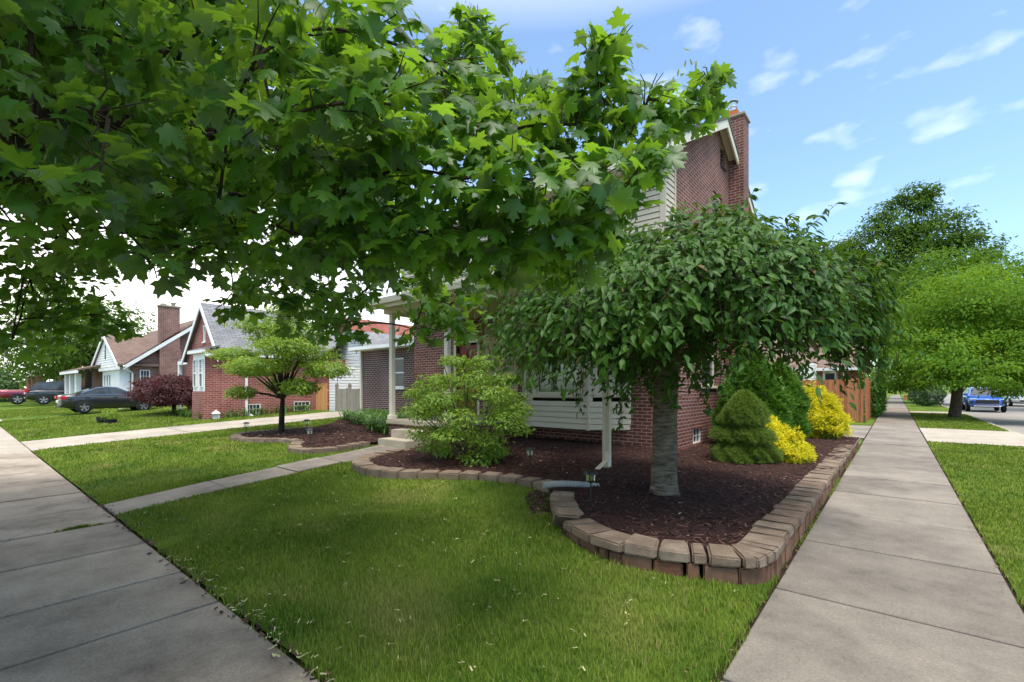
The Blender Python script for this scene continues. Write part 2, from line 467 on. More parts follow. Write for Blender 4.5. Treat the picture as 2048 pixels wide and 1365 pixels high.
def ground_z(X, Y):
    z = gh(X, Y) - 0.06
    road = ((X > 3.11) & (X < 11.99)) | ((Y < -3.01) & (Y > -11.99))
    return np.where(road, -0.2, z)
gx = [-600, -200, -100, -80] + list(np.arange(-70, -10, 2.5)) + list(np.arange(-10, 3, 0.5)) + [3.05, 3.1, 3.12, 11.98, 12.0, 14, 20, 40, 80, 200, 600]
gy = [-600, -200, -40, -12.0, -11.98, -3.02, -3.0, -1.5] + list(np.arange(0, 12.1, 0.5)) + [11.5, 14, 18, 24, 30, 40, 60, 90, 140, 250, 600]
gy = sorted(set(gy))
sheet('ground', gx, gy, ground_z, M_lawn, 'wide grassy ground of the neighbourhood lying under lawns and paving', 'ground')
rd = sheet('road', [3.12, 5, 7.5, 10, 11.98], [-11.98, -3, 0, 10, 20, 40, 80, 160, 400], lambda X, Y: X * 0 - 0.11, M_asph, 'grey street running away on the right with the blue car on it', 'road')
sheet('road', [-400, -60, -20, 0, 3.11], [-11.98, -8, -5, -3.02], lambda X, Y: X * 0 - 0.112, M_asph, 'grey street behind the camera beside the left sidewalk', 'road')

M_dirt = simple('dark joint dirt', (0.034, 0.026, 0.018), 0.95, 0.05, var=.4, vs=30)
def slabs(name, m, label, cat, quads, z=0.0, th=0.08, slope=True, bevel=0.006, lift=0.012):
    mb = MB(); jd = MB()
    for q in quads:
        cx, cy = sum(p[0] for p in q) / 4, sum(p[1] for p in q) / 4
        e = [(p[0] + (.03 if p[0] > cx else -.036), p[1] + (.02 if p[1] > cy else -.02)) for p in q]
        jd.poly([(px, py, (ghf(px, py) if slope else 0.0) + lift + z - .022 + .0005 * (len(jd.f) % 3)) for px, py in e])
    for q in quads:
        zz = [(ghf(px, py) if slope else 0.0) + lift + z for px, py in q]
        jit = rng.uniform(-0.004, 0.004)
        mb.hexa([(q[k][0], q[k][1], zz[k] - th) for k in range(4)] + [(q[k][0], q[k][1], zz[k] + jit) for k in range(4)])
    o = mb.build(name, m, None, bevel=bevel, segs=1)
    jd.build('joint_dirt', M_dirt, o)
    return tag(o, label, cat, kind='structure')
def rowX(edges, y0, y1, gap=0.006):
    return [[(a + gap, y0), (b - gap, y0), (b - gap, y1), (a + gap, y1)] for a, b in zip(edges[:-1], edges[1:])]
def rowY(edges, x0, x1, gap=0.006):
    return [[(x0, a + gap), (x1, a + gap), (x1, b - gap), (x0, b - gap)] for a, b in zip(edges[:-1], edges[1:])]
ejr = [-3.0, -1.4, 1.25, 2.6, 4.05, 5.52, 6.97, 8.45, 9.97, 11.5, 13.0, 14.6, 16.2, 17.85, 19.4, 21.0, 22.5, 23.7] + list(np.arange(25.2, 130, 1.5))
slabs('sidewalk', M_conc, 'tan concrete sidewalk beside the block wall running to the far right', 'sidewalk', rowY(ejr, -0.712, 0.675, 0.016), slope=False)
ejl = [-16.3, -14.9, -13.5, -12.1, -10.7, -9.25, -7.95, -6.9, -5.75, -4.62, -3.77, -2.3, -0.73]
slabs('sidewalk', M_conc2, 'stained grey concrete sidewalk in the lower left under the maple', 'sidewalk', rowX(ejl, -0.22, 1.235, 0.02), slope=False)
slabs('sidewalk', M_concp, 'pale newer sidewalk stretch at the far left past the driveway', 'sidewalk', rowX([-90] + list(np.arange(-88, -16.2, 1.6)) + [-16.31], -0.2, 1.25, 0.007), slope=False)
# the neighbour-side driveway, climbing to the garage, with a weedy strip down its middle
dq = []
ye = list(np.arange(1.262, 13.1, 1.68)) + [13.6]
for a, b in zip(ye[:-1], ye[1:]):
    dq.append([(-19.15, a + .008), (-17.72, a + .008), (-17.72, b - .008), (-19.15, b - .008)])
    dq.append([(-17.68, a + .008), (-16.3, a + .008), (-16.3, b - .008), (-17.68, b - .008)])
slabs('driveway', M_concp, 'pale concrete driveway climbing between the two brick houses', 'driveway', dq)
slabs('driveway', M_concp, 'pale concrete driveway apron crossing the verge on the right', 'driveway',
      rowX([0.70, 3.10], 17.85, 23.7, .006) , slope=False)
slabs('driveway', M_conc, 'concrete pad between the end of the block wall and the cedar fence', 'driveway',
      rowX([-7.0, -4.0, -0.735], 17.85, 23.7, .006), slope=False)
slabs('driveway', M_concp, 'narrow far driveway apron behind the trunk of the street tree', 'driveway', rowX([0.70, 3.10], 37.6, 40.6, .006), slope=False)
for (xa, lab) in ((-33.9, 'pale driveway under the black sedan between the far houses'), (-54.2, 'pale driveway under the red pickup at the far left')):
    slabs('driveway', M_concp, lab, 'driveway', [[(xa, 1.27), (xa + 2.6, 1.27), (xa + 2.6, 14), (xa, 14)]])
# the front walk
pl = lambda y: -7.99 - 0.86 * (y - 1.27) / 4.8
pr_ = lambda y: -7.27 - 0.68 * (y - 1.27) / 4.8
wq = []
for a, b, dx in ((1.27, 2.55, 0), (2.56, 3.64, .02), (3.68, 4.52, -.05), (4.56, 6.12, .02)):
    wq.append([(pl(a) + dx, a), (pr_(a) + dx, a), (pr_(b) + dx, b), (pl(b) + dx, b)])
slabs('path', M_conc, 'narrow concrete front walk leading from the sidewalk to the porch steps', 'path', wq, lift=0.018)
# kerb
kb = MB()
for a, b in zip(list(np.arange(-2.8, 120, 3.0)), list(np.arange(0.2, 123, 3.0))):
    kb.box(3.105, 3.27, a + .006, b - .006, -0.25, 0.0)
tag(kb.build('kerb', M_concp, bevel=.01, segs=1), 'pale concrete kerb between the right verge and the street', 'kerb', kind='structure')

# lawns
L = np.linspace
PATHP = [(-8.02, 1.2), (-7.24, 1.2), (-7.93, 6.2), (-8.9, 6.2)]
sheet('lawn', L(-16.28, -0.75, 110), L(1.27, 11, 70), lambda X, Y: gh(X, Y) - .06 * inpoly(X, Y, PATHP), M_lawn, 'front lawn curving around the mulch beds', 'lawn')
sheet('lawn', list(L(-90, -36, 30)) + list(L(-35, -19.17, 30)), L(1.27, 11, 24), lambda X, Y: gh(X, Y), M_lawn, "neighbour's lawn beyond the driveway at the left", 'lawn')
sheet('lawn', L(0.70, 3.1, 8), L(-3, 17.83, 30), lambda X, Y: X * 0 + 0.004, M_lawn, 'grass verge at the right edge in the foreground', 'lawn')
sheet('lawn', L(0.70, 3.1, 8), L(23.72, 37.58, 20), lambda X, Y: X * 0 + 0.004, M_lawn, 'grass verge around the street tree beyond the apron', 'lawn')
sheet('lawn', L(0.70, 3.1, 8), L(40.62, 130, 20), lambda X, Y: X * 0 + 0.004, M_lawn, 'far grass verge behind the boxwood and street tree', 'lawn')

# ---------------------------------------------------------------- block walls and mulch
OUT = [(-0.735, 15.6), (-0.735, 14), (-0.735, 10), (-0.735, 7), (-0.735, 5), (-0.735, 4.3), (-0.745, 4.08), (-0.82, 3.90), (-1.02, 3.80), (-1.24, 3.71), (-1.46, 3.63), (-1.77, 3.56), (-2.13, 3.62), (-2.54, 3.85), (-2.97, 4.26), (-3.27, 4.68), (-3.38, 4.90)]
LOW = [(-3.47, 4.93), (-3.68, 4.97), (-4.0, 5.0), (-4.51, 4.93), (-4.97, 4.72), (-5.43, 4.45), (-5.83, 4.22), (-6.28, 4.10), (-6.72, 4.18), (-7.16, 4.34), (-7.58, 4.72), (-7.82, 5.3), (-7.945, 6.05)]
LEFT = [(-13.35, 6.9), (-13.75, 6.2), (-14.02, 5.5), (-14.05, 5.05), (-13.7, 4.72), (-13.1, 4.58), (-12.5, 4.62), (-11.9, 4.86), (-11.4, 5.1), (-10.95, 5.12), (-10.6, 4.95), (-10.25, 4.68), (-9.75, 4.52), (-9.25, 4.6), (-8.95, 4.9), (-8.9, 5.4), (-8.98, 5.95)]
def resample(poly, lens):
    P = [Vector((a, b)) for a, b in poly]
    seg = [(P[i + 1] - P[i]).length for i in range(len(P) - 1)]; tot = sum(seg)
    def at(d):
        d = min(max(d, 0), tot - 1e-6)
        for i, s in enumerate(seg):
            if d <= s: return P[i].lerp(P[i + 1], d / s)
            d -= s
        return P[-1]
    out = []; d = 0; k = 0
    while d < tot - 0.06:
        l = lens[k % len(lens)] * rng.uniform(.94, 1.06); k += 1
        e = min(d + l, tot)
        out.append((at(d), at(e))); d = e
    return out
def roughen(o, amt):
    me = o.data; n = len(me.vertices); co = np.zeros(n * 3, np.float32); me.vertices.foreach_get('co', co)
    co += rng.uniform(-amt, amt, n * 3).astype(np.float32); me.vertices.foreach_set('co', co); me.update()
def lay_blocks(root, poly, lens, depth, z0f, z1f, m, name, gap=0.006, side=1, inset=0.0, taper=0.82, bev=0.014, zj=0.006):
    n = 0
    for a, b in resample(poly, lens):
        t = (b - a).normalized(); nrm = Vector((-t.y, t.x)) * side     # towards the bed
        a2 = a + t * gap + nrm * inset; b2 = b - t * gap + nrm * inset
        mid = (a2 + b2) / 2
        ins = rng.uniform(-.008, .008)
        a2 = a2 + nrm * ins; b2 = b2 + nrm * ins
        dep = depth * rng.uniform(.95, 1.05)
        ai = mid + (a2 - mid) * taper + nrm * dep; bi = mid + (b2 - mid) * taper + nrm * dep
        z0 = z0f(mid.x, mid.y); z1 = z1f(mid.x, mid.y) + rng.uniform(-zj, zj)
        tl = rng.uniform(-zj, zj)
        pts = [a2, b2, bi, ai]
        if side < 0: pts = [a2, ai, bi, b2]
        # order counter-clockwise from above
        ar = sum(pts[i].x * pts[(i + 1) % 4].y - pts[(i + 1) % 4].x * pts[i].y for i in range(4))
        if ar < 0: pts = pts[::-1]
        mb = MB().hexa([(p.x, p.y, z0) for p in pts] + [(p.x, p.y, z1 + (tl if k < 2 else -tl)) for k, p in enumerate(pts)])
        o = mb.build(name, m, root, bevel=bev, segs=2); roughen(o, 0.0045); n += 1
    return n
def wall_top(x, y): return 0.250 - 0.045 * min(max((y - 4.5) / 11, 0), 1)
w1 = thing('garden_wall', 'tall retaining wall of tan blocks curving round the cherry tree along the sidewalk', 'garden wall', (-0.9, 8, 0))
ct = lambda x, y: wall_top(x, y) - .088
lay_blocks(w1, OUT[:6], [0.31, 0.29, 0.22, 0.31], 0.30, ct, wall_top, M_block, 'cap_block', side=-1)
lay_blocks(w1, OUT[5:14], [0.13, 0.13, 0.13, 0.12, 0.25, 0.13, 0.27, 0.28, 0.33, 0.31, 0.31], 0.30, ct, wall_top, M_block, 'cap_block', side=-1, gap=.008)
lay_blocks(w1, [(-2.68, 3.98)] + OUT[14:], [0.29, 0.27, 0.28], 0.30, ct, wall_top, M_block, 'cap_block', side=-1)
lay_blocks(w1, OUT[:6], [0.30, 0.29, 0.18, 0.30, 0.15], 0.24, lambda x, y: -.06, lambda x, y: wall_top(x, y) - .092, M_blockf, 'base_block', side=-1, inset=.016)
lay_blocks(w1, OUT[5:], [0.13, 0.11, 0.27, 0.27, 0.13, 0.25, 0.28], 0.24, lambda x, y: ghf(x, y) - .08, lambda x, y: wall_top(x, y) - .092, M_blockf, 'base_block', side=-1, inset=.022, gap=.012)
w2 = thing('garden_edging', 'low grey brown block edging snaking from the front walk to the tall wall', 'garden edging', (-5.4, 4.6, .2))
lay_blocks(w2, LOW, [0.31, 0.30, 0.32], 0.28, lambda x, y: ghf(x, y) - .05, lambda x, y: 0.295, M_blockd, 'edging_block', side=-1, gap=.005)
w3 = thing('garden_edging', 'low block edging around the left mulch bed with the small tree', 'garden edging', (-11.6, 4.8, .2))
lay_blocks(w3, LEFT, [0.30, 0.28], 0.27, lambda x, y: ghf(x, y) - .05, lambda x, y: ghf(x, y) + .10, M_blockd, 'edging_block', side=1, gap=.004)
# the block that has slid out of the wall and leans on its neighbour
tb = MB().box(-.12, .12, -.12, .13, -.05, .05).build('wall_block', M_block, bevel=.016)
roughen(tb, .003)
tb.location = (-2.58, 3.98, 0.235); tb.rotation_euler = (R(-8), R(-42), R(-44))
tag(tb, 'loose tan block tilted out of the curved wall in front of the cherry tree', 'wall block')

BED = OUT[:] + LOW[:] + [(-7.95, 6.3), (-7.95, 9.6), (-3.4, 9.6), (-3.4, 15.6)]
BED2 = LEFT[:] + [(-8.98, 9.6), (-16.2, 10.4), (-15.2, 8.8), (-14.0, 7.8)]
def bed_z(X, Y):
    base = np.where(X < -8, gh(X, Y) + 0.075, np.where(X < -3.3, np.maximum(0.235, gh(X, Y) + .05), 0.19 + .03 * np.clip((-X - 1) / 2, 0, 1) + .03 * np.clip((Y - 5) / 4, 0, 1)))
    mound = 0.07 * np.exp(-(((X + 2.2) / .8) ** 2 + ((Y - 5.5) / .8) ** 2)) + 0.03 * np.clip((Y - 7) / 2.5, 0, 1) * (X < -3.0) * (X > -8)
    return np.maximum(base + mound, gh(X, Y) + .045)
def inset_bed(poly_outer, X, Y, d):
    m = inpoly(X, Y, poly_outer)
    return m
def mulch(name, poly, label, res):
    xs = np.array([p[0] for p in poly]); ys = np.array([p[1] for p in poly])
    gx = np.arange(xs.min(), xs.max() + res, res); gy = np.arange(ys.min(), ys.max() + res, res)
    X, Y = np.meshgrid(gx, gy); nx = len(gx)
    Z = bed_z(X, Y) + rng.uniform(-.014, .012, X.shape)
    ins = inpoly(X, Y, poly)
    i, j = np.meshgrid(np.arange(nx - 1), np.arange(len(gy) - 1))
    k = ins[:-1, :-1] & ins[1:, :-1] & ins[:-1, 1:] & ins[1:, 1:]
    a = (j * nx + i)[k]
    lv = np.stack([a, a + 1, a + 1 + nx, a + nx], 1).ravel()
    o = np_mesh(name, np.stack([X.ravel(), Y.ravel(), Z.ravel()], 1), lv, np.full(len(a), 4), M_mulch)
    return tag(o, label, 'mulch', kind='stuff')
t = NT('dark mulch')
i_ = t.island()
mc = t.mix(t.noise(26, detail=7, rough=0.75), (0.024, 0.012, 0.0095), (0.115, 0.056, 0.043))
mc = t.mix(t.noise(1.3, detail=4), mc, t.mix(0.5, mc, (0.05, 0.028, 0.024)))
M_mulch = t.done(t.bsdf(mc, 0.9, 0.15, 0, t.bump(t.noise(60, detail=6, rough=0.7), 0.9, 0.02)))
t = NT('mulch chips')
i_ = t.island()
mc = t.mix(t.math('POWER', i_, 2.2), (0.028, 0.013, 0.012), (0.170, 0.082, 0.068))
mc = t.mix(t.math('GREATER_THAN', t.math('FRACT', t.math('MULTIPLY', i_, 91.0)), 0.985), mc, (0.38, 0.32, 0.27))
M_chip = t.done(t.bsdf(mc, 0.85, 0.2))
mulch('mulch', BED, 'dark brown wood mulch filling the bed around the cherry tree', 0.06)
mulch('mulch', BED2, 'dark brown wood mulch filling the left bed under the small tree', 0.08)

def flat_bits(name, x, y, z, length, width, m, label, cat, tilt=0.35, parent=None, kind='stuff'):
    n = len(x); yaw = rng.uniform(0, 2 * np.pi, n)
    tx = np.stack([np.cos(yaw), np.sin(yaw), rng.uniform(-tilt, tilt, n)], 1)
    ty = np.stack([-np.sin(yaw), np.cos(yaw), rng.uniform(-tilt, tilt, n)], 1)
    Cc = np.stack([x, y, z], 1)
    l = length[:, None] / 2; w = width[:, None] / 2
    v = np.stack([Cc - tx * l - ty * w * .6, Cc + tx * l - ty * w, Cc + tx * l * .8 + ty * w, Cc - tx * l + ty * w], 1).reshape(-1, 3)
    o = np_mesh(name, v, np.arange(4 * n), np.full(n, 4), m, parent)
    if label: tag(o, label, cat, kind=kind)
    return o
def rand_in(poly, n, near=None):
    xs = [p[0] for p in poly]; ys = [p[1] for p in poly]
    x = rng.uniform(min(xs), max(xs), n); y = rng.uniform(min(ys), max(ys), n); k = inpoly(x, y, poly)
    return x[k], y[k]
def inner_ok(x, y, poly_line, d):
    """true where a point lies at least d away from the outer line"""
    ok = np.ones(len(x), bool)
    P = np.array(poly_line)
    for a, b in zip(P[:-1], P[1:]):
        ab = b - a; L2 = (ab ** 2).sum()
        tt = np.clip(((x - a[0]) * ab[0] + (y - a[1]) * ab[1]) / L2, 0, 1)
        ok &= ((x - a[0] - tt * ab[0]) ** 2 + (y - a[1] - tt * ab[1]) ** 2) > d * d
    return ok
x, y = rand_in(BED, 46000); k = inner_ok(x, y, OUT + LOW, 0.27); x, y = x[k], y[k]
k = (y < 8) | (rng.rand(len(x)) < .5); x, y = x[k], y[k]
flat_bits('mulch_chips', x, y, bed_z(x, y) + .012 + rng.uniform(-.006, .012, len(x)), rng.uniform(.02, .075, len(x)), rng.uniform(.006, .017, len(x)), M_chip, 'loose dark wood chips scattered over the bed around the cherry tree', 'wood chips')
x, y = rand_in(BED2, 16000); k = inner_ok(x, y, LEFT, 0.25); x, y = x[k], y[k]
flat_bits('mulch_chips', x, y, bed_z(x, y) + .012 + rng.uniform(-.004, .012, len(x)), rng.uniform(.03, .08, len(x)), rng.uniform(.01, .02, len(x)), M_chip, 'loose dark wood chips scattered over the left bed', 'wood chips')
NOOK = [(-3.38, 4.9), (-2.97, 4.26), (-3.1, 4.1), (-3.55, 4.55), (-3.75, 4.95)]
x, y = rand_in(NOOK, 1500)
flat_bits('leaf_litter', x, y, gh(x, y) + rng.uniform(.004, .03, len(x)), rng.uniform(.02, .05, len(x)), rng.uniform(.008, .025, len(x)), M_chip, 'dark leaf litter in the nook between lawn and wall end', 'leaf litter')

# ---------------------------------------------------------------- grass
def grass_zone(n, x0, x1, y0, y1, hmin, hmax, wid, keep, zf):
    x = rng.uniform(x0, x1, n); y = rng.uniform(y0, y1, n)
    k = keep(x, y); x, y = x[k], y[k]; n = len(x)
    h = rng.uniform(hmin, hmax, n); yaw = rng.uniform(0, 2 * np.pi, n); lean = rng.uniform(.1, .95, n)
    clump = np.sin(x * 9 + np.sin(y * 7) * 2) * np.cos(y * 8.3 + x * 2.1); h *= 1 + .22 * clump
    w = np.asarray(wid(np.hypot(x, y)))
    dx, dy = np.cos(yaw), np.sin(yaw); z = zf(x, y)
    def P(a, up, sgn, ws): return np.stack([x + dx * lean * h * a + -dy * w * ws * sgn, y + dy * lean * h * a + dx * w * ws * sgn, z + h * up], 1)
    v = np.stack([P(0, -.05, -1, .5), P(0, -.05, 1, .5), P(.28, .58, 1, .42), P(.28, .58, -1, .42), P(.9, .95 - .0, 0, 0)], 1)
    return v.reshape(-1, 3), n
def build_grass(name, zones, label):
    V = []; N = 0
    for zn in zones:
        v, n = grass_zone(*zn); V.append(v); N += n
    V = np.concatenate(V)
    b = (np.arange(N) * 5)[:, None]
    lv = np.concatenate([b + [[0, 1, 2, 3]], b + [[3, 2, 4]]], 1)           # quad then tri per blade
    o = np_mesh(name, V, lv.ravel(), np.tile([4, 3], N), M_blade)
    return tag(o, label, 'grass', kind='stuff')
def lawn_ok(x, y):
    k = ~inpoly(x, y, PATHP) & ~inpoly(x, y, BED) & ~inpoly(x, y, BED2) & ~inpoly(x, y, NOOK)
    k &= ~((x < -11.8) & (y > 10.1)) & (x > -16.27) & ~((x > -9.6) & (y > 6.7))
    edge = (y < 1.27 + .05 * np.sin(x * 3.1) * np.sin(x * 7.7 + 1)) & (rng.rand(len(x)) < .8)
    k &= ~((x > -.75) & (y > 4.25))
    return k & ~edge
dist = lambda a, b: (lambda x, y: lawn_ok(x, y) & (np.hypot(x, y) >= a) & (np.hypot(x, y) < b))
wd = lambda d: np.maximum(.0035, d * .0011)
build_grass('grass', [
    (60000, -4.0, -.70 , 1.20, 4.0, .028, .06, wd, dist(0, 3.3), gh),
    (120000, -6.5, -.72, 1.22, 5.2, .028, .058, wd, dist(3.3, 5.5), gh),
    (110000, -10.0, -1, 1.25, 7, .028, .055, wd, dist(5.5, 9), gh),
    (70000, -16.2, -5, 1.25, 10.2, .03, .055, wd, dist(9, 20), gh)], 'short green grass blades of the front lawn around the front walk')
VERGE = lambda x, y: (x > .685 + .02 * np.sin(y * 5) * np.sin(y * 13 + 1)) & (x < 3.1)
build_grass('grass', [
    (42000, .67, 3.1, 2.2, 9, .028, .055, wd, VERGE, lambda x, y: x * 0),
    (22000, .69, 3.1, 9, 17.82, .028, .055, wd, VERGE, lambda x, y: x * 0),
    (16000, .69, 3.1, 23.72, 37.5, .03, .06, wd, VERGE, lambda x, y: x * 0)], 'short green grass blades of the verge beside the right sidewalk')
JW = lambda x, y: (np.abs(x + 6.9 + .03 * np.sin(y * 9)) < .02)
build_grass('weeds', [(4200, -6.98, -6.82, .70, 1.1, .015, .045, wd, lambda x, y: JW(x, y) & (rng.rand(len(x)) < .55 + .45 * np.sin(y * 23)), lambda x, y: x * 0), (4000, -.735, -.705, 4.4, 15, .02, .06, wd, lambda x, y: rng.rand(len(x)) < .35 + .5 * np.sin(y * 2.3), lambda x, y: x * 0 - .02)], 'small weeds sprouting from sidewalk joints and along the tall wall')
NB = lambda x, y: ~((x > -33.95) & (x < -31.2)) & ~((y > 6.3) & (x < -21.0) & (x > -25))
build_grass('grass', [(80000, -45, -19.17, 1.26, 10, .03, .06, wd, NB, gh)], "grass blades of the neighbour's lawn beyond the driveway")
# pale winged seeds and petals fallen on the lawn and pavement
SEEDM = simple('dry winged seeds', (0.36, 0.34, 0.17), 0.8, 0.2, var=0.45, vs=20)
n = 220
x = rng.uniform(-8, -.8, n); y = 1.3 + rng.rand(n) ** 1.5 * 3.2; k = lawn_ok(x, y); x, y = x[k], y[k]
x = np.concatenate([x, rng.uniform(-5, -1.2, 90)]); y = np.concatenate([y, 1.27 + rng.normal(0, .06, 90)])
x = np.concatenate([x, x + .012]); y = np.concatenate([y, y + .015])
flat_bits('fallen_seeds', x, y, gh(x, y) + rng.uniform(.03, .05, len(x)), rng.uniform(.012, .04, len(x)), rng.uniform(.005, .011, len(x)), SEEDM, 'pale winged maple seeds fallen on the front lawn', 'fallen seeds', .5)
x = np.concatenate([rng.uniform(-.9, -.66, 100), rng.uniform(.62, .75, 120)]); y = np.concatenate([rng.uniform(2.2, 14, 100), rng.uniform(2.2, 14, 120)])
flat_bits('fallen_leaves', x, y, .022 + rng.uniform(0, .01, len(x)), rng.uniform(.012, .035, len(x)), rng.uniform(.006, .016, len(x)), simple('dry leaf bits', (0.20, 0.14, 0.07), .9, .1, var=.5, vs=30), 'dry leaf bits along the edges of the right sidewalk', 'fallen leaves', .4)
n = 260
x = rng.uniform(-9, -1.5, n); y = 1.24 + rng.normal(0, .035, n)
flat_bits('fallen_leaves', x, y, .018 + rng.uniform(0, .012, n), rng.uniform(.012, .05, n), rng.uniform(.008, .03, n), M_chip, 'dark soil crumbs along the edge of the left sidewalk', 'fallen leaves', .4)

# ---------------------------------------------------------------- buildings: helpers
class Pl:      # a vertical wall plane: u along the wall, v up, w outwards
    def __init__(s, o, u, n): s.o = Vector(o); s.u = Vector(u).normalized(); s.n = Vector(n).normalized()
    def p(s, u, v, w=0.0): return tuple(s.o + s.u * u + Vector((0, 0, v)) + s.n * w)
def front(y): return Pl((0, y, 0), (1, 0, 0), (0, -1, 0))     # faces -Y, u = x
def sideP(x): return Pl((x, 0, 0), (0, 1, 0), (1, 0, 0))      # faces +X, u = y
def pbox(mb, P, u0, u1, v0, v1, w0, w1):
    return mb.hexa([P.p(u0, v0, w1), P.p(u1, v0, w1), P.p(u1, v0, w0), P.p(u0, v0, w0), P.p(u0, v1, w1), P.p(u1, v1, w1), P.p(u1, v1, w0), P.p(u0, v1, w0)])
def wall_holes(mb, P, u0, u1, v0, v1, holes, dep=0.12):
    us = sorted({u0, u1} | {h[0] for h in holes} | {h[1] for h in holes}); vs = sorted({v0, v1} | {h[2] for h in holes} | {h[3] for h in holes})
    for a, b in zip(us[:-1], us[1:]):
        for c, d in zip(vs[:-1], vs[1:]):
            m = ((a + b) / 2, (c + d) / 2)
            if any(h[0] < m[0] < h[1] and h[2] < m[1] < h[3] for h in holes): continue
            mb.poly([P.p(a, c), P.p(b, c), P.p(b, d), P.p(a, d)])
    for h in holes:
        a, b, c, d = h[:4]
        for q in (((a, c), (b, c)), ((b, c), (b, d)), ((b, d), (a, d)), ((a, d), (a, c))):
            (ua, va), (ub, vb) = q
            mb.poly([P.p(ua, va, 0), P.p(ua, va, -dep), P.p(ub, vb, -dep), P.p(ub, vb, 0)])
def frame(mb, P, u0, u1, v0, v1, t, w0, w1):
    pbox(mb, P, u0, u0 + t, v0, v1, w0, w1); pbox(mb, P, u1 - t, u1, v0, v1, w0, w1)
    pbox(mb, P, u0 + t, u1 - t, v1 - t, v1, w0, w1); pbox(mb, P, u0 + t, u1 - t, v0, v0 + t, w0, w1)
def window(parent, P, u0, u1, v0, v1, fm=None, rec=0.09, split=True, cols=1, rows=1, sill=True, curtain=False, name='window', t=0.05, trim=0.0):
    fm = fm or M_white
    mb = MB(); frame(mb, P, u0, u1, v0, v1, t, -rec, -rec + .05)
    if split:
        vm = (v0 + v1) / 2; pbox(mb, P, u0 + t, u1 - t, vm - .025, vm + .025, -rec + .002, -rec + .04)
    if trim: frame(mb, P, u0 - trim, u1 + trim, v0 - trim, v1 + trim, trim, -.01, .022)
    for k in range(1, cols):
        uu = u0 + t + (u1 - u0 - 2 * t) * k / cols; pbox(mb, P, uu - .01, uu + .01, (v0 + v1) / 2 if split else v0 + t, v1 - t, -rec + .004, -rec + .03)
    for k in range(1, rows):
        lo = (v0 + v1) / 2 if split else v0 + t
        vv = lo + (v1 - t - lo) * k / rows; pbox(mb, P, u0 + t, u1 - t, vv - .01, vv + .01, -rec + .004, -rec + .03)
    w = mb.build(name, fm, parent)
    g = MB().poly([P.p(u0 + t * .5, v0 + t * .5, -rec + .012), P.p(u1 - t * .5, v0 + t * .5, -rec + .012), P.p(u1 - t * .5, v1 - t * .5, -rec + .012), P.p(u0 + t * .5, v1 - t * .5, -rec + .012)])
    g.build('pane', M_glassc if curtain else M_glass, w)
    if sill: pbox(MB(), P, u0 - .06, u1 + .06, v0 - .07, v0 - .005, -rec, .05).build('sill', fm, w, bevel=.006, segs=1)
    if curtain:
        c = MB(); n = 40; pts = []
        for k in range(n + 1):
            u = u0 + (u1 - u0) * k / n; ww = -rec - .10 + .018 * math.sin(k * 2.1) + .008 * math.sin(k * .9)
            pts.append((u, ww))
        for (ua, wa), (ub, wb) in zip(pts[:-1], pts[1:]): c.poly([P.p(ua, v0, wa), P.p(ub, v0, wb), P.p(ub, v1, wb), P.p(ua, v1, wa)])
        c.build('curtain', M_curtain, w, smooth=True)
    return w
def lap_wall(mb, P, u0, u1, v0, v1, holes=(), exp=0.115, tilt=0.016, top=None):
    """horizontal clapboards, each a tilted face with a little underside; top(v) -> (u0, u1) limits for gables"""
    v = v0
    while v < v1 - .01:
        b = min(v + exp, v1)
        spans = [(u0, u1)] if top is None else [top(v)]
        for h in holes:
            if h[2] < b - .02 and h[3] > v + .02:
                ns = []
                for s in spans:
                    if h[1] <= s[0] or h[0] >= s[1]: ns.append(s)
                    else:
                        if h[0] > s[0]: ns.append((s[0], h[0]))
                        if h[1] < s[1]: ns.append((h[1], s[1]))
                spans = ns
        for a, c in spans:
            if c - a < .01: continue
            a2, c2 = (a, c) if top is None else top(b)
            if top is None: a2, c2 = a, c
            e = exp * .13
            mb.poly([P.p(a, v + e, tilt), P.p(c, v + e, tilt), P.p(c2, b, .004), P.p(a2, b, .004)])
            mb.poly([P.p(a, v + e, -.03), P.p(c, v + e, -.03), P.p(c, v + e, tilt), P.p(a, v + e, tilt)])
            mb.poly([P.p(a, v - .002, -.03), P.p(c, v - .002, -.03), P.p(c, v + e, -.03), P.p(a, v + e, -.03)])
        v += exp
def slabroof(mb, a, b, c, d, th=0.09):
    """roof plane: four corner points counter-clockwise from above, thickness downwards"""
    return mb.hexa([(p[0], p[1], p[2] - th) for p in (a, b, c, d)] + [tuple(p) for p in (a, b, c, d)])

# ---------------------------------------------------------------- the corner house
H = thing('brick_house', 'dark red brick two storey corner house with beige siding and porch behind the maple', 'house', (-7.7, 12, 0))
XR, XL, YF, YB = -3.5, -11.9, 9.46, 15.5
RZ, RY, SL = 8.40, 12.45, 0.535                      # ridge height, ridge position, slope
zr = lambda y: RZ - SL * abs(y - RY)
fr, sr = front(YF), sideP(XR)
mb = MB()
door_h = (-9.93, -9.07, .78, 2.83)
wall_holes(mb, fr, XL, XR, 0, 4.2, [door_h, (-7.3, -4.7, .9, 3.1)], .15)
win_s = (12.08, 12.86, 5.0, 6.47); vent_s = (12.70, 13.12, 7.35, 8.0 - .12); bas_s = (10.6, 11.25, .27, .62); win_g = (11.2, 12.3, 1.6, 2.9)
wall_holes(mb, sr, YF, YB, 0, 6.7, [win_s, bas_s, win_g], .12)
ys = [YF, vent_s[0], vent_s[1], YB]
mb.poly([sr.p(YF, 6.7), sr.p(vent_s[0], 6.7), sr.p(vent_s[0], zr(vent_s[0]) - .05), sr.p(RY, RZ - .05), sr.p(YF, zr(YF) - .05)])
mb.poly([sr.p(vent_s[0], 6.7), sr.p(vent_s[1], 6.7), sr.p(vent_s[1], vent_s[2]), sr.p(vent_s[0], vent_s[2])])
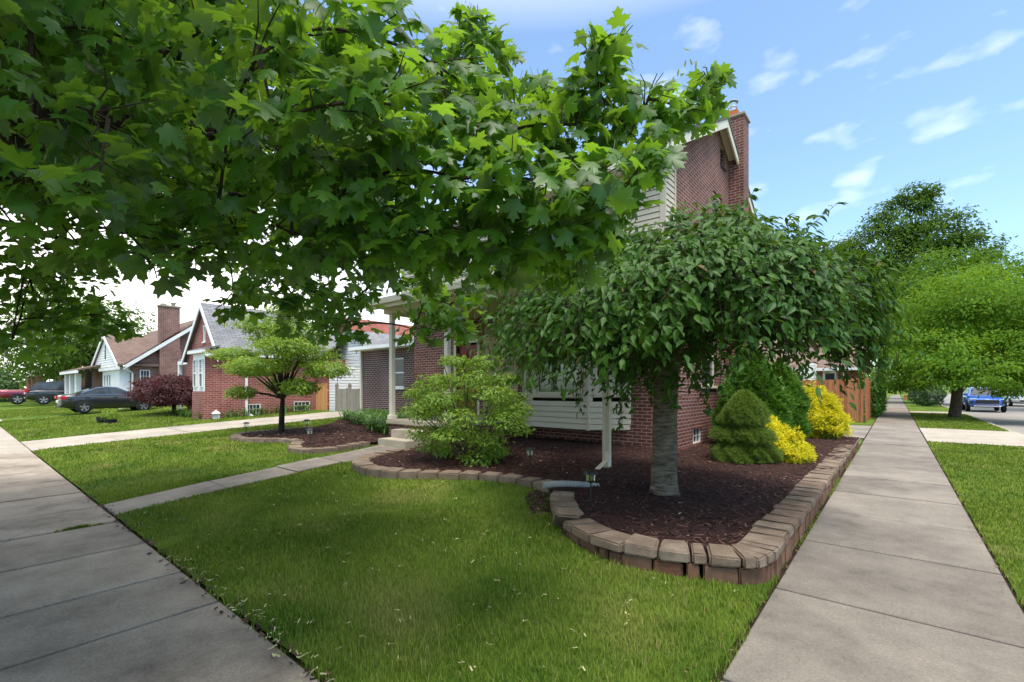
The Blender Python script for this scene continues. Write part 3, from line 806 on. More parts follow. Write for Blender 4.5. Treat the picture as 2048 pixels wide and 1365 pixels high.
mb.poly([sr.p(vent_s[0], vent_s[3]), sr.p(vent_s[1], vent_s[3]), sr.p(vent_s[1], zr(vent_s[1]) - .05), sr.p(vent_s[0], zr(vent_s[0]) - .05)])
for q in (((vent_s[0], vent_s[2]), (vent_s[1], vent_s[2])), ((vent_s[1], vent_s[2]), (vent_s[1], vent_s[3])), ((vent_s[1], vent_s[3]), (vent_s[0], vent_s[3])), ((vent_s[0], vent_s[3]), (vent_s[0], vent_s[2]))):
    mb.poly([sr.p(q[0][0], q[0][1]), sr.p(q[0][0], q[0][1], -.12), sr.p(q[1][0], q[1][1], -.12), sr.p(q[1][0], q[1][1])])
mb.poly([sr.p(vent_s[1], 6.7), sr.p(YB, 6.7), sr.p(YB, zr(YB) - .05), sr.p(vent_s[1], zr(vent_s[1]) - .05)])
mb.poly([(XL, YF, 0), (XL, YB, 0), (XL, YB, zr(YB)), (XL, RY, RZ), (XL, YF, zr(YF))])
mb.poly([(XR, YB, 0), (XL, YB, 0), (XL, YB, 6.7), (XR, YB, 6.7)])
mb.build('wall', M_brick, H)
MB().box(XL + .2, XR - .3, YF + .3, YB - .2, .1, 6.3).build('interior', M_inside, H)
# foundation course, slightly proud
fb = MB(); fb.box(XL, XR - .0, YF - .025, YF - .003, 0, .72); fb.box(XR + .003, XR + .03, YF - .025, 10.55, 0, .26); fb.build('foundation', M_brick, H)
# upper storey of siding that overhangs the front
sd_ = MB(); P2 = front(8.98)
w2s = [(-6.9, -5.6, 4.9, 6.1), (-10.2, -8.9, 4.9, 6.1)]
lap_wall(sd_, P2, -11.9, XR - .10, 3.9, 6.55, w2s)
lap_wall(sd_, sideP(XR), 8.98, YF - .012, 3.9, 6.55)
sd_.build('siding', M_siding, H)
for w in w2s: window(H, P2, *w, cols=2, trim=.06)
tr = MB(); tr.box(XR - .10, XR + .02, 8.955, 8.99, 3.9, 6.5); tr.box(XR + .003, XR + .03, YF - .02, YF + .035, 3.9, 6.55); tr.box(-11.9, XR + .01, 9.0, 9.44, 3.84, 3.898)
tr.build('corner_trim', M_siding, H)
window(H, sr, *win_s, cols=1, fm=M_cream, sill=True)
window(H, sr, *win_g, fm=M_cream)
window(H, sr, *bas_s, split=False, cols=3, rows=2, sill=False, name='basement_window', t=.03)
lv = MB()
for k in range(5): pbox(lv, sr, vent_s[0], vent_s[1], vent_s[2] + .02 + k * .11, vent_s[2] + .06 + k * .11, -.1, -.05)
pbox(lv, sr, vent_s[0], vent_s[1], vent_s[2] - .06, vent_s[2] - .002, -.1, .04); lv.build('vent', M_inside, H)
# main roof and its rake boards
ro = MB()
slabroof(ro, (XL - .3, 8.62, zr(8.62)), (XR + .27, 8.62, zr(8.62)), (XR + .27, RY, RZ), (XL - .3, RY, RZ))
slabroof(ro, (XL - .3, RY, RZ), (XR + .27, RY, RZ), (XR + .27, 16.3, zr(16.3)), (XL - .3, 16.3, zr(16.3)))
roof = ro.build('roof', M_shdk, H)
rk = MB()
for ya, yb in ((8.66, RY - .006), (RY + .006, 16.26)):
    rk.hexa([(XR + .21, ya, zr(ya) - .30), (XR + .25, ya, zr(ya) - .30), (XR + .25, yb, zr(yb) - .30), (XR + .21, yb, zr(yb) - .30),
             (XR + .21, ya, zr(ya) - .094), (XR + .25, ya, zr(ya) - .094), (XR + .25, yb, zr(yb) - .094), (XR + .21, yb, zr(yb) - .094)])
    rk.hexa([(XR + .004, ya, zr(ya) - .125), (XR + .209, ya, zr(ya) - .125), (XR + .209, yb, zr(yb) - .125), (XR + .004, yb, zr(yb) - .125),
             (XR + .004, ya, zr(ya) - .10), (XR + .209, ya, zr(ya) - .10), (XR + .209, yb, zr(yb) - .10), (XR + .004, yb, zr(yb) - .10)])
rk.box(XL - .25, XR + .2, 8.64, 8.70, 6.0, 6.27); rk.box(XL - .25, XR + .2, 8.705, 8.975, 6.0, 6.03)
rk.build('fascia', M_cream, H)
# chimney on the gable wall
ch = MB(); ch.box(XR - .35, -3.13, 13.5, 14.06, .1, 8.86)
chim = ch.build('chimney', M_brick, H)
cc = MB(); cc.box(XR - .39, -3.09, 13.46, 14.10, 8.863, 8.93); cc.build('chimney_cap', M_conc2, chim, bevel=.01)
cf = MB(); cf.box(-3.62, -3.30, 13.58, 13.9, 8.933, 9.12); cf.build('flue', M_clay, chim)
cp = MB(); cp.lathe([(.10, 0), (.10, .12), (.12, .125), (.12, .15), (.10, .155), (.10, .26)], (-3.46, 13.74, 9.122)); cp.lathe([(.145, 0), (.15, .03), (.02, .055)], (-3.46, 13.74, 9.40)); cp.build('flue_pipe', M_metal, chim, smooth=False)
# the bay window clad in siding
bay = MB(); BZ0, BZ1 = .62, 3.36
bpts = [(-7.45, YF), (-6.88, 8.86), (-5.16, 8.86), (-4.45, YF)]
faces = []
for (xa, ya), (xb, yb) in zip(bpts[:-1], bpts[1:]):
    u = Vector((xb - xa, yb - ya, 0)); ln = u.length; u.normalize()
    faces.append((Pl((xa, ya, 0), u, (u.y, -u.x, 0)), ln))
bw = [(.12, faces[0][1] - .18, 1.42, 2.75), (.30, 1.50, 1.40, 2.78), (.18, faces[2][1] - .12, 1.42, 2.75)]
for (P, ln), h in zip(faces, bw):
    lap_wall(bay, P, 0, ln, BZ0, BZ1, [(h[0] - .09, h[1] + .09, h[2] - .13, h[3] + .09)], exp=.125, tilt=.02)
for a in bpts[1:3]: bay.box(a[0] - .025, a[0] + .025, a[1] - .035, a[1] + .03, BZ0 - .005, BZ1)
bay.poly([(p[0], p[1], BZ0) for p in bpts]); bay.poly([(p[0], p[1], BZ1) for p in bpts])
bayo = bay.build('bay', M_siding, H)
for (P, ln), h in zip(faces, bw):
    window(bayo, P, *h, fm=M_siding, rec=.06, split=False, curtain=True, sill=True, t=.055, trim=.085)
# front door
dm = MB(); pbox(dm, fr, -9.87, -9.13, .79, 2.78, -.12, -.07)
for v0, v1 in ((.95, 1.45), (1.6, 2.1), (2.2, 2.65)):
    for u0, u1 in ((-9.80, -9.54), (-9.46, -9.20)): pbox(dm, fr, u0, u1, v0, v1, -.07, -.055)
door = dm.build('door', M_door, H)
hb = MB(); hb.lathe([(.01, 0), (.035, .01), (.03, .05), (.008, .06)], (-9.2, YF + .02, 1.75), 10); hb.build('handle', M_chrome, door)
df = MB(); frame(df, fr, -10.02, -8.98, .70, 2.92, .09, -.02, .03); df.build('door_frame', M_cream, H)
pb = MB(); pbox(pb, fr, -8.85, -7.6, .775, 2.95, .003, .02); pb.build('shutter_panel', M_tan, H)
# porch slab, steps
ps = MB(); ps.box(-9.57, -7.42, 6.76, YF - .03, .68, .78); ps.build('porch_floor', M_step, H, bevel=.012)
pf = MB(); pf.box(-9.53, -7.46, 6.81, YF - .03, 0, .678); pf.build('porch_foundation', M_brick, H)
st = MB(); st.box(-8.95, -7.95, 6.10, 6.45, .06, .415); st.box(-8.95, -7.95, 6.452, 6.80, .06, .595)
st.build('porch_steps', M_step, H, bevel=.012)
# porch roof on posts
pr2 = MB(); slabroof(pr2, (-9.98, 6.42, 3.66), (-3.2, 6.42, 3.66), (-3.2, 8.97, 4.25), (-9.98, 8.97, 4.25)); pr2.build('porch_roof', M_shdk, H)
fa = MB(); fa.box(-9.95, -3.25, 6.44, 6.50, 3.42, 3.56); fa.box(-9.72, -3.40, 6.80, 6.96, 3.36, 3.50)
fa.box(-9.72, -9.60, 6.965, 9.44, 3.36, 3.50); fa.box(-3.52, -3.40, 6.965, 9.44, 3.36, 3.50)
fa.build('porch_beam', M_cream, H)
so = MB(); so.box(-9.9, -3.27, 6.505, 9.44, 3.505, 3.53); so.build('porch_soffit', M_tan, H)
for x in (-9.90, -3.30): MB().poly([(x, 6.5, 3.53), (x, 8.97, 3.53), (x, 8.97, 4.15), (x, 6.5, 3.60)]).build('porch_gable', M_siding, H)
for x, zb in ((-9.48, .785), (-7.50, .785), (-3.66, .10)):
    p = MB(); p.box(x - .055, x + .055, 6.82, 6.93, zb, 3.355); p.box(x - .085, x + .085, 6.79, 6.96, zb, zb + .10); p.build('porch_post', M_cream, H, bevel=.006, segs=1)
gu = MB()
gu.hexa([(-9.97, 6.33, 3.50), (-3.22, 6.33, 3.50), (-3.22, 6.43, 3.50), (-9.97, 6.43, 3.50), (-9.97, 6.30, 3.62), (-3.22, 6.30, 3.62), (-3.22, 6.43, 3.62), (-9.97, 6.43, 3.62)])
gu.build('gutter', M_cream, H)
ds = MB()
path = [(-3.55, 6.42, 3.5), (-3.56, 6.60, 3.2), (-3.575, 6.76, 3.02), (-3.575, 6.76, .52), (-3.58, 6.70, .38), (-3.62, 6.50, .27)]
for a, b in zip(path[:-1], path[1:]):
    w, d = .038, .03
    ds.hexa([(a[0] - w, a[1] - d, a[2]), (a[0] + w, a[1] - d, a[2]), (a[0] + w, a[1] + d, a[2]), (a[0] - w, a[1] + d, a[2]),
             (b[0] - w, b[1] - d, b[2]), (b[0] + w, b[1] - d, b[2]), (b[0] + w, b[1] + d, b[2]), (b[0] - w, b[1] + d, b[2])][::1])
for z in (1.3, 2.4): ds.box(-3.625, -3.525, 6.722, 6.80, z, z + .03)
ds.build('downspout', M_siding, H)
# low wing at the left
wf = front(10.2); wg = MB(); ww = (-14.12, -13.40, 1.56, 2.62)
wall_holes(wg, wf, -16.04, -11.9, .2, 3.0, [ww], .1)
wg.poly([(-16.04, 10.2, .2), (-16.04, 15, .2), (-16.04, 15, 3), (-16.04, 10.2, 3)][::-1]); wg.poly([(-16.04, 15, .2), (-11.9, 15, .2), (-11.9, 15, 3), (-16.04, 15, 3)])
wgo = wg.build('wing_wall', M_brick_dk, H)
MB().box(-15.8, -12.1, 10.5, 14.8, .3, 2.9).build('wing_interior', M_inside, H)
window(H, wf, *ww, sill=True, fm=M_white)
sl = MB(); pbox(sl, wf, -16.04, -11.9, 2.72, 2.98, .002, .02)
for k in range(19):
    pass
sl.build('soldier_course', M_brick_dk, H)
wr = MB(); slabroof(wr, (-16.3, 9.9, 3.10), (-11.6, 9.9, 3.10), (-11.6, 12.6, 3.75), (-14.5, 12.6, 3.75)); slabroof(wr, (-14.5, 12.6, 3.75), (-11.6, 12.6, 3.75), (-11.6, 15.3, 3.1), (-16.3, 15.3, 3.1))
wr.build('wing_roof', M_shgr, H)
g2 = MB(); g2.box(-16.3, -11.95, 9.80, 9.895, 2.98, 3.10); g2.box(-16.25, -11.95, 9.9, 10.19, 2.955, 2.99); g2.build('wing_gutter', M_white, H)
d2 = MB(); d2.box(-16.02, -15.94, 10.12, 10.19, .45, 2.95); d2.build('wing_downspout', M_cream, H)
lw = MB(); lw.box(-10.55, -10.4, YF - .05, YF - .003, 1.1, 1.22); lw.build('outlet', M_white, H)

# ---------------------------------------------------------------- fences, garage
def board_fence(name, label, P, u0, u1, zb, ztop, m, bw=.14, posts=(), pm=None, dog=0.0, th=.02):
    f = thing(name, label, 'fence', P.p((u0 + u1) / 2, zb))
    b = MB(); u = u0
    while u < u1 - .03:
        e = min(u + bw, u1); z1 = ztop((u + e) / 2) if callable(ztop) else ztop
        j = rng.uniform(-.004, .004)
        b.prism([P.p(u + .004, zb, j), P.p(e - .004, zb, j), P.p(e - .004, z1 - dog, j), P.p(e - .03, z1, j), P.p(u + .03, z1, j), P.p(u + .004, z1 - dog, j)], tuple(P.n * -th)); u = e
    b.build('board', m, f)
    for z in (zb + .3, (zb + (ztop((u0 + u1) / 2) if callable(ztop) else ztop)) / 2 + .3): pbox(MB(), P, u0, u1, z, z + .08, -th - .06, -th - .006).build('rail', m, f)
    for pu in posts:
        z1 = (ztop(pu) if callable(ztop) else ztop) + .08
        p = MB(); pbox(p, P, pu - .05, pu + .05, zb - .1, z1, -.075, .03); pbox(p, P, pu - .06, pu + .06, z1 + .002, z1 + .05, -.085, .04); pbox(p, P, pu - .035, pu + .035, z1 + .052, z1 + .11, -.06, .015)
        p.build('post', pm or m, f)
    return f
board_fence('wooden_fence', 'tall red brown cedar fence facing the camera behind the golden shrub', front(26), -8.0, -1.22, .02, lambda u: 1.93 + .06 * max(0, (u + 2.2)), M_fence, posts=(-1.16,), dog=.02)
board_fence('wooden_fence', 'red brown cedar fence running back along the right sidewalk', sideP(-1.02), 26.1, 46, .02, lambda u: 1.98 - .05 * min(u - 26, 3), M_fence, posts=(28.6, 31, 33.4, 36), dog=.02)
board_fence('wooden_fence', 'weathered grey wooden gate fence across the driveway beside the dark brick wing', front(10.95), -19.25, -16.1, .5, lambda u: 1.58 - .10 * math.sin((u + 19.25) / 1.05 * math.pi % math.pi), M_fenceg, posts=(-19.2, -18.15, -17.1, -16.16))
board_fence('wooden_fence', 'new orange wooden gate beside the bright brick house', front(11.0), -21.15, -20.1, .46, 1.75, M_gate)
G = thing('garage', 'white sided garage with cream door behind the grey gate fence', 'garage', (-21.5, 14, .5))
gf = front(13.0); g = MB(); gd = (-22.75, -20.2, .5, 2.56)
lap_wall(g, gf, -23.7, -19.2, .45, 3.0, [gd], exp=.13)
lap_wall(g, gf, -23.7, -19.2, 3.0, 4.35, exp=.13, top=lambda v: (-23.7 + (v - 3.0) * 1.55, -19.2 - (v - 3.0) * 1.55))
lap_wall(g, sideP(-19.2), 13.0, 19, .45, 3.0, exp=.13)
g.poly([(-23.7, 13, .45), (-23.7, 19, .45), (-23.7, 19, 3), (-23.7, 13, 3)]); g.poly([(-23.7, 19, .45), (-19.2, 19, .45), (-19.2, 19, 3), (-21.45, 19, 4.4), (-23.7, 19, 3)])
g.build('wall', M_white, G)
gr = MB(); slabroof(gr, (-23.95, 12.8, 2.9), (-21.45, 12.8, 4.5), (-21.45, 19.2, 4.5), (-23.95, 19.2, 2.9)); slabroof(gr, (-21.45, 12.8, 4.5), (-18.95, 12.8, 2.9), (-18.95, 19.2, 2.9), (-21.45, 19.2, 4.5)); gr.build('roof', M_shgr, G)
gdm = MB()
for k in range(5): pbox(gdm, gf, gd[0], gd[1], .5 + k * .412 + .004, .5 + (k + 1) * .412 - .004, -.08, -.05)
gdo = gdm.build('door', M_cream, G)
gt = MB(); frame(gt, gf, gd[0] - .12, gd[1] + .12, .45, gd[3] + .15, .12, -.02, .03); gt.build('door_frame', M_white, G)
wp = MB(); wp.box(-20.08, -19.36, 11.1, 11.25, .45, 2.55)
wpl = thing('side_wall', 'narrow white sided wall end between the orange gate and grey fence', 'wall', (-19.7, 11.1, .45))
lw2 = MB(); lap_wall(lw2, front(11.1), -20.06, -19.36, .45, 2.5, exp=.13); lap_wall(lw2, sideP(-19.36), 11.1, 12.9, .45, 2.5, exp=.13); lw2.poly([(-20.06, 11.1, 2.5), (-19.36, 11.1, 2.5), (-19.36, 12.9, 2.5), (-20.06, 12.9, 2.5)]); lw2.build('cladding', M_white, wpl)

# ---------------------------------------------------------------- the bright brick house next door
A = thing('brick_house', 'bright red brick house with steep gable and white corner bay window', 'house', (-24, 9, .3))
Yf, XA = 7.0, -21.2
sA = sideP(XA); fA = front(Yf); m = MB()
bs = [(7.95, 8.55, .42, .85), (10.0, 10.75, .50, .92)]
wall_holes(m, sA, Yf, 11.0, .1, 3.02, bs, .1)
apx, apz = -23.1, 5.15; xl = -25.35
gw = (-23.2, -22.95, 3.55, 4.25)
m.poly([fA.p(xl, .1), fA.p(XA, .1), fA.p(XA, 3.02), fA.p(gw[1], 3.02), fA.p(gw[0], 3.02), fA.p(xl, 3.02)])
L_ = lambda z: xl + (apx - xl) * (z - 3.02) / (apz - 3.02); R_ = lambda z: XA - (XA - apx) * (z - 3.02) / (apz - 3.02)
m.poly([fA.p(xl, 3.02), fA.p(gw[0], 3.02), fA.p(gw[0], gw[3]), fA.p(L_(gw[3]), gw[3])])
m.poly([fA.p(gw[1], 3.02), fA.p(XA, 3.02), fA.p(R_(gw[3]), gw[3]), fA.p(gw[1], gw[3])])
m.poly([fA.p(gw[0], 3.02), fA.p(gw[1], 3.02), fA.p(gw[1], gw[2]), fA.p(gw[0], gw[2])])
m.poly([fA.p(L_(gw[3]), gw[3]), fA.p(R_(gw[3]), gw[3]), fA.p(apx, apz)])
m.poly([(xl, Yf, .1), (xl, 11, .1), (xl, 11, 3.02), (xl, Yf, 3.02)]); m.poly([(xl, 11, .1), (XA, 11, .1), (XA, 11, 3.02), (apx, 11, apz), (xl, 11, 3.02)])
# bay base
m.box(XA - .017, XA, 6.46, 6.99, 1.402, 2.93)
m.box(-22.62, XA - .01, 6.42, 6.99, .1, 1.40)
m.build('wall', M_brick_a, A)
window(A, fA, *gw, split=False, rec=.05, t=.05, sill=True)
for b in bs: window(A, sA, *b, split=False, cols=4, rows=2, sill=False, name='basement_window', t=.03, rec=.05)
bb = MB(); bb.box(-22.60, XA - .02, 6.45, 6.98, 1.402, 2.93)
by = bb.build('bay', M_white, A)
for u0, u1 in ((-22.52, -22.30), (-22.12, -21.92)):
    pass
window(by, front(6.45), -21.72, -21.36, 1.58, 2.70, cols=2, rows=3, rec=-.008, t=.03, sill=False)
window(by, front(6.45), -22.45, -22.10, 1.58, 2.70, cols=2, rows=3, rec=-.008, t=.03, sill=False)
rA = MB()
def rake(mb, x0, z0, x1, z1, y0, y1): slabroof(mb, (x0, y0, z0), (x1, y0, z1), (x1, y1, z1), (x0, y1, z0))
rake(rA, xl - .25, 2.82, apx, apz + .08, 6.86, 11.2); rake(rA, apx, apz + .08, XA + .22, 2.86, 6.86, 11.2)
slabroof(rA, (-22.7, 6.3, 3.10), (XA + .2, 6.3, 3.10), (XA + .05, 6.99, 3.30), (-22.3, 6.99, 3.30), .06)
rA.build('roof', M_shgr, A)
fs = MB()
for (xa, za), (xb, zb) in (((xl - .25, 2.82), (apx, apz + .08)), ((apx, apz + .08), (XA + .22, 2.86))):
    fs.hexa([(xa, 6.82, za - .26), (xb, 6.82, zb - .26), (xb, 6.858, zb - .26), (xa, 6.858, za - .26), (xa, 6.82, za - .02), (xb, 6.82, zb - .02), (xb, 6.858, zb - .02), (xa, 6.858, za - .02)])
fs.box(-22.72, XA + .22, 6.27, 6.40, 2.94, 3.06); fs.box(XA + .003, XA + .22, 6.40, 11.1, 2.80, 2.95)
fs.build('fascia', M_white, A)
dA = MB(); dA.box(XA + .02, XA + .10, 7.92, 8.0, .5, 2.80); dA.hexa([(XA + .02, 7.92, .42), (XA + .10, 7.92, .42), (XA + .10, 8.0, .5), (XA + .02, 8.0, .5), (XA + .5, 8.02, .30), (XA + .5, 8.12, .30), (XA + .45, 8.12, .38), (XA + .45, 8.02, .38)]); dA.build('downspout', M_white, A)
ar = MB(); ar.lathe([(.001, 0), (.24, 0.001), (.24, .02), (.001, .021)], (0, 0, 0), 20)
aw = MB(); aw.prism([fA.p(-24.2 + .27 * math.cos(a), 2.2 + .27 * math.sin(a), .004) for a in L(0, math.pi, 10)] + [fA.p(-24.47, 1.35, .004), fA.p(-23.93, 1.35, .004)], (0, -.03, 0)); awo = aw.build('arched_window', M_white, A)
ap = MB(); ap.prism([fA.p(-24.2 + .19 * math.cos(a), 2.18 + .19 * math.sin(a), .036) for a in L(0, math.pi, 10)] + [fA.p(-24.39, 1.45, .036), fA.p(-24.01, 1.45, .036)], (0, -.006, 0)); ap.build('pane', M_curtain, awo)
# its porch on the left
po = MB(); slabroof(po, (-28.6, 7.5, 2.98), (-25.36, 7.5, 2.98), (-25.36, 9.0, 3.6), (-28.6, 9.0, 3.6)); po.build('porch_roof', M_shgr, A)
pc = MB(); pc.box(-28.55, -25.4, 7.46, 7.6, 2.72, 2.90); pc.build('porch_fascia', M_white, A)
for x in (-28.45, -26.1): MB().box(x - .08, x + .08, 7.46, 7.62, .35, 2.715).build('porch_column', M_white, A, bevel=.01, segs=1)
pw = MB(); pw.box(-28.6, -25.36, 9.0, 9.1, .3, 3.7); pw.build('porch_wall', M_white, A)
pd = MB(); pbox(pd, front(9.0), -27.2, -26.4, .5, 2.5, .005, .05); pd.build('door', M_white, A)
bk = MB(); bk.box(-30, -21.9, 11.02, 16, .2, 3.0); bk.build('back_wall', M_brick_a, A)
br = MB(); slabroof(br, (-30.3, 11.21, 3.0), (-21.6, 11.21, 3.0), (-21.6, 13.6, 4.5), (-30.3, 13.6, 4.5)); slabroof(br, (-30.3, 13.6, 4.5), (-21.6, 13.6, 4.5), (-21.6, 16.3, 3.0), (-30.3, 16.3, 3.0)); br.build('back_roof', M_shgr, A)

# the red roofed house farther back, seen between maple and porch post
Rr = thing('brick_house', 'brick house with red shingled gable far behind the white garage', 'house', (-36, 24, .5))
m = MB(); fR = front(22); wall_holes(m, fR, -40.5, -34, .4, 4.4, [], .1)
m.poly([fR.p(-40.5, 4.4), fR.p(-34, 4.4), fR.p(-37.25, 7.6)])
m.poly([(-34, 22, .4), (-34, 30, .4), (-34, 30, 4.4), (-34, 22, 4.4)])
m.build('wall', M_brick_a, Rr)
window(Rr, fR, -38.7, -37.9, 4.2, 5.6, rec=-.01, trim=.08); window(Rr, fR, -36.6, -35.9, 4.2, 5.6, rec=-.01, trim=.08)
r2 = MB(); rake(r2, -40.9, 4.1, -37.25, 7.75, 21.7, 30); rake(r2, -37.25, 7.75, -33.6, 4.1, 21.7, 30); r2.build('roof', M_shrd, Rr)

# ---------------------------------------------------------------- the gabled porch house farther left
B = thing('brick_house', 'brown brick house with white front gable, columned porch and broad chimney', 'house', (-42, 9, .3))
XB, YBf = -35.5, 6.9; sB = sideP(XB); fB = front(YBf); m = MB()
wB = (7.35, 7.85, 1.55, 2.65)
zB = lambda y: 6.15 - .78 * abs(y - 10.6)
wall_holes(m, sB, YBf, 14.3, .1, 3.0, [wB], .1)
m.poly([sB.p(YBf, 3.0), sB.p(14.3, 3.0), sB.p(14.3, zB(14.3)), sB.p(10.6, 6.1), sB.p(YBf, zB(YBf))])
wall_holes(m, fB, -47.5, XB, .1, 3.0, [], .1)
m.build('wall', M_brick_b, B)
window(B, sB, *wB, cols=3, rows=3, split=False, rec=.05, sill=False, fm=M_white)
cB = MB(); cB.box(XB + .003, XB + .45, 8.25, 9.35, .2, 4.0); cB.box(XB - .3, XB + .40, 8.30, 9.30, 4.0, 6.62)
cBo = cB.build('chimney', M_brick_b, B)
c2 = MB(); c2.box(XB - .36, XB + .46, 8.24, 9.36, 6.622, 6.72); c2.box(XB - .1, XB + .15, 8.42, 8.66, 6.722, 6.85); c2.lathe([(.10, 0), (.10, .12), (.17, .2), (.17, .24)], (XB, 9.05, 6.722), 10); c2.build('chimney_cap', M_concp, cBo)
r = MB(); slabroof(r, (-48, 6.45, zB(6.45)), (XB + .4, 6.45, zB(6.45)), (XB + .4, 10.6, 6.2), (-48, 10.6, 6.2)); slabroof(r, (-48, 10.6, 6.2), (XB + .4, 10.6, 6.2), (XB + .4, 14.8, zB(14.8)), (-48, 14.8, zB(14.8)))
rake(r, -43.4, 2.95, -39.2, 5.0, 6.25, 9.0); rake(r, -39.2, 5.0, -35.25, 2.95, 6.25, 9.0)
slabroof(r, (-47.6, 5.2, 2.75), (-40.6, 5.2, 2.75), (-40.6, 6.5, 3.15), (-47.6, 6.5, 3.15))
r.build('roof', M_shbr, B)
f = MB()
for (xa, za), (xb, zb) in (((-43.4, 2.95), (-39.2, 5.0)), ((-39.2, 5.0), (-35.25, 2.95))):
    f.hexa([(xa, 6.2, za - .22), (xb, 6.2, zb - .22), (xb, 6.247, zb - .22), (xa, 6.247, za - .22), (xa, 6.2, za), (xb, 6.2, zb), (xb, 6.247, zb), (xa, 6.247, za)])
for ya, yb in ((6.5, 10.55), (10.65, 14.7)):
    f.hexa([(XB + .36, ya, zB(ya) - .34), (XB + .42, ya, zB(ya) - .34), (XB + .42, yb, zB(yb) - .34), (XB + .36, yb, zB(yb) - .34), (XB + .36, ya, zB(ya) - .1), (XB + .42, ya, zB(ya) - .1), (XB + .42, yb, zB(yb) - .1), (XB + .36, yb, zB(yb) - .1)])
f.box(-47.6, -40.6, 5.12, 5.24, 2.50, 2.68); f.box(-40.55, -35.2, 6.22, 6.34, 2.62, 2.80)
f.build('fascia', M_white, B)
gs = MB(); lap_wall(gs, front(6.35), -43, -35.6, 2.85, 4.75, exp=.15, top=lambda v: (-43.1 + (v - 2.95) * 2.05, -35.4 - (v - 2.95) * 1.93)); gs.build('gable_siding', M_white, B)
vv = MB(); pbox(vv, front(6.35), -39.3, -39.0, 3.4, 4.3, .012, .03); vv.build('gable_vent', M_black, B)
sw = MB(); wall_holes(sw, front(6.4), -40.4, -35.6, .3, 2.8, [(-40.1, -39.55, .9, 2.4), (-39.35, -38.8, .9, 2.4), (-38.6, -38.05, .9, 2.4)], .08); sw.poly([(-35.6, 6.4, .3), (-35.6, 6.9, .3), (-35.6, 6.9, 2.8), (-35.6, 6.4, 2.8)]); sw.build('sunroom_wall', M_white, B)
for u in (-40.1, -39.35, -38.6): window(B, front(6.4), u, u + .55, .9, 2.4, rec=.06, sill=False)
for x in (-46.6, -44.6, -42.3): MB().box(x - .17, x + .17, 5.3, 5.6, .2, 2.5).build('porch_column', M_white, B, bevel=.01, segs=1)
dd = MB(); pbox(dd, fB, -43.2, -41.2, .3, 2.45, .004, .04); dd.build('door', M_black, B)
ld = MB(); ld.tube([(XB + .44, 6.5, 2.85), (XB + .3, 6.7, 2.6), (XB + .06, 6.98, 2.45), (XB + .06, 6.98, .4)], .05, 6); ld.build('downspout', M_white, B)
lg = MB(); pbox(lg, front(5.2), -40.6, -35.3, 2.62, 2.68, .0, .05)

# house at the far left, mostly behind the dark tree
D = thing('brick_house', 'orange brick house with porch far left behind the parked pickup', 'house', (-68, 8, .3))
m = MB(); fD = front(8.0); wall_holes(m, fD, -78, -62, .1, 3.4, [], .1)
m.poly([fD.p(-76, 3.4), fD.p(-66, 3.4), fD.p(-71, 6.4)]); m.poly([(-62, 8, .1), (-62, 16, .1), (-62, 16, 3.4), (-62, 8, 3.4)])
m.build('wall', M_brick_o, D)
r = MB(); slabroof(r, (-78.5, 7.6, 3.3), (-61.6, 7.6, 3.3), (-61.6, 12, 6.4), (-78.5, 12, 6.4)); slabroof(r, (-78.5, 12, 6.4), (-61.6, 12, 6.4), (-61.6, 16.4, 3.3), (-78.5, 16.4, 3.3)); r.build('roof', M_shrd, D)
p = MB(); p.box(-73, -63.5, 5.2, 5.5, 2.7, 3.1); p.box(-73, -63.5, 5.5, 8, 3.0, 3.1); p.build('porch_roof', M_cream, D)
for x in (-72.5, -68.2, -64): MB().box(x - .25, x + .25, 5.25, 5.7, .1, 2.7).build('porch_column', M_brick_o, D)
pn = MB(); pbox(pn, fD, -71, -69, .4, 2.5, .005, .05); pbox(pn, fD, -67, -65.4, 1.0, 2.4, .005, .05); pn.build('window', M_glass, D)

# red brick bungalow behind the cedar fence
E_ = thing('brick_house', 'red brick bungalow with brown roof rising behind the cedar fence', 'house', (-6, 38, 0))
m = MB(); fE = front(34.0); wE = (-3.36, -2.78, 1.45, 2.48)
wall_holes(m, fE, -12, -1.75, 0, 2.7, [wE, (-6.2, -5.2, 1.3, 2.4)], .1); m.poly([(-1.75, 34, 0), (-1.75, 43, 0), (-1.75, 43, 2.7), (-1.75, 38.5, 5.4), (-1.75, 34, 2.7)])
m.build('wall', M_brick_a, E_)
window(E_, fE, *wE, rec=.05, trim=.07); window(E_, fE, -6.2, -5.2, 1.3, 2.4, rec=.05, trim=.07)
r = MB(); slabroof(r, (-12.4, 33.5, 2.72), (-1.4, 33.5, 2.72), (-1.4, 38.5, 5.6), (-12.4, 38.5, 5.6)); slabroof(r, (-12.4, 38.5, 5.6), (-1.4, 38.5, 5.6), (-1.4, 43.5, 2.72), (-12.4, 43.5, 2.72)); r.build('roof', M_shbr, E_)
f = MB(); f.box(-12.4, -1.4, 33.40, 33.49, 2.58, 2.74); f.box(-12.35, -1.45, 33.5, 33.99, 2.56, 2.60); f.build('gutter', M_white, E_)
MB().box(-2.42, -2.35, 33.92, 33.98, .1, 2.56).build('downspout', M_white, E_)
MB().tube([(-2.9, 36, 3.9), (-2.9, 36, 4.75)], .05, 8).build('vent_pipe', M_metal, E_)
wsd = MB(); lap_wall(wsd, front(32.5), -4.4, -3.72, 0, 3.0, exp=.15); lap_wall(wsd, sideP(-3.72), 32.5, 33.9, 0, 3.0, exp=.15); wsd.build('porch_wall', M_white, E_)

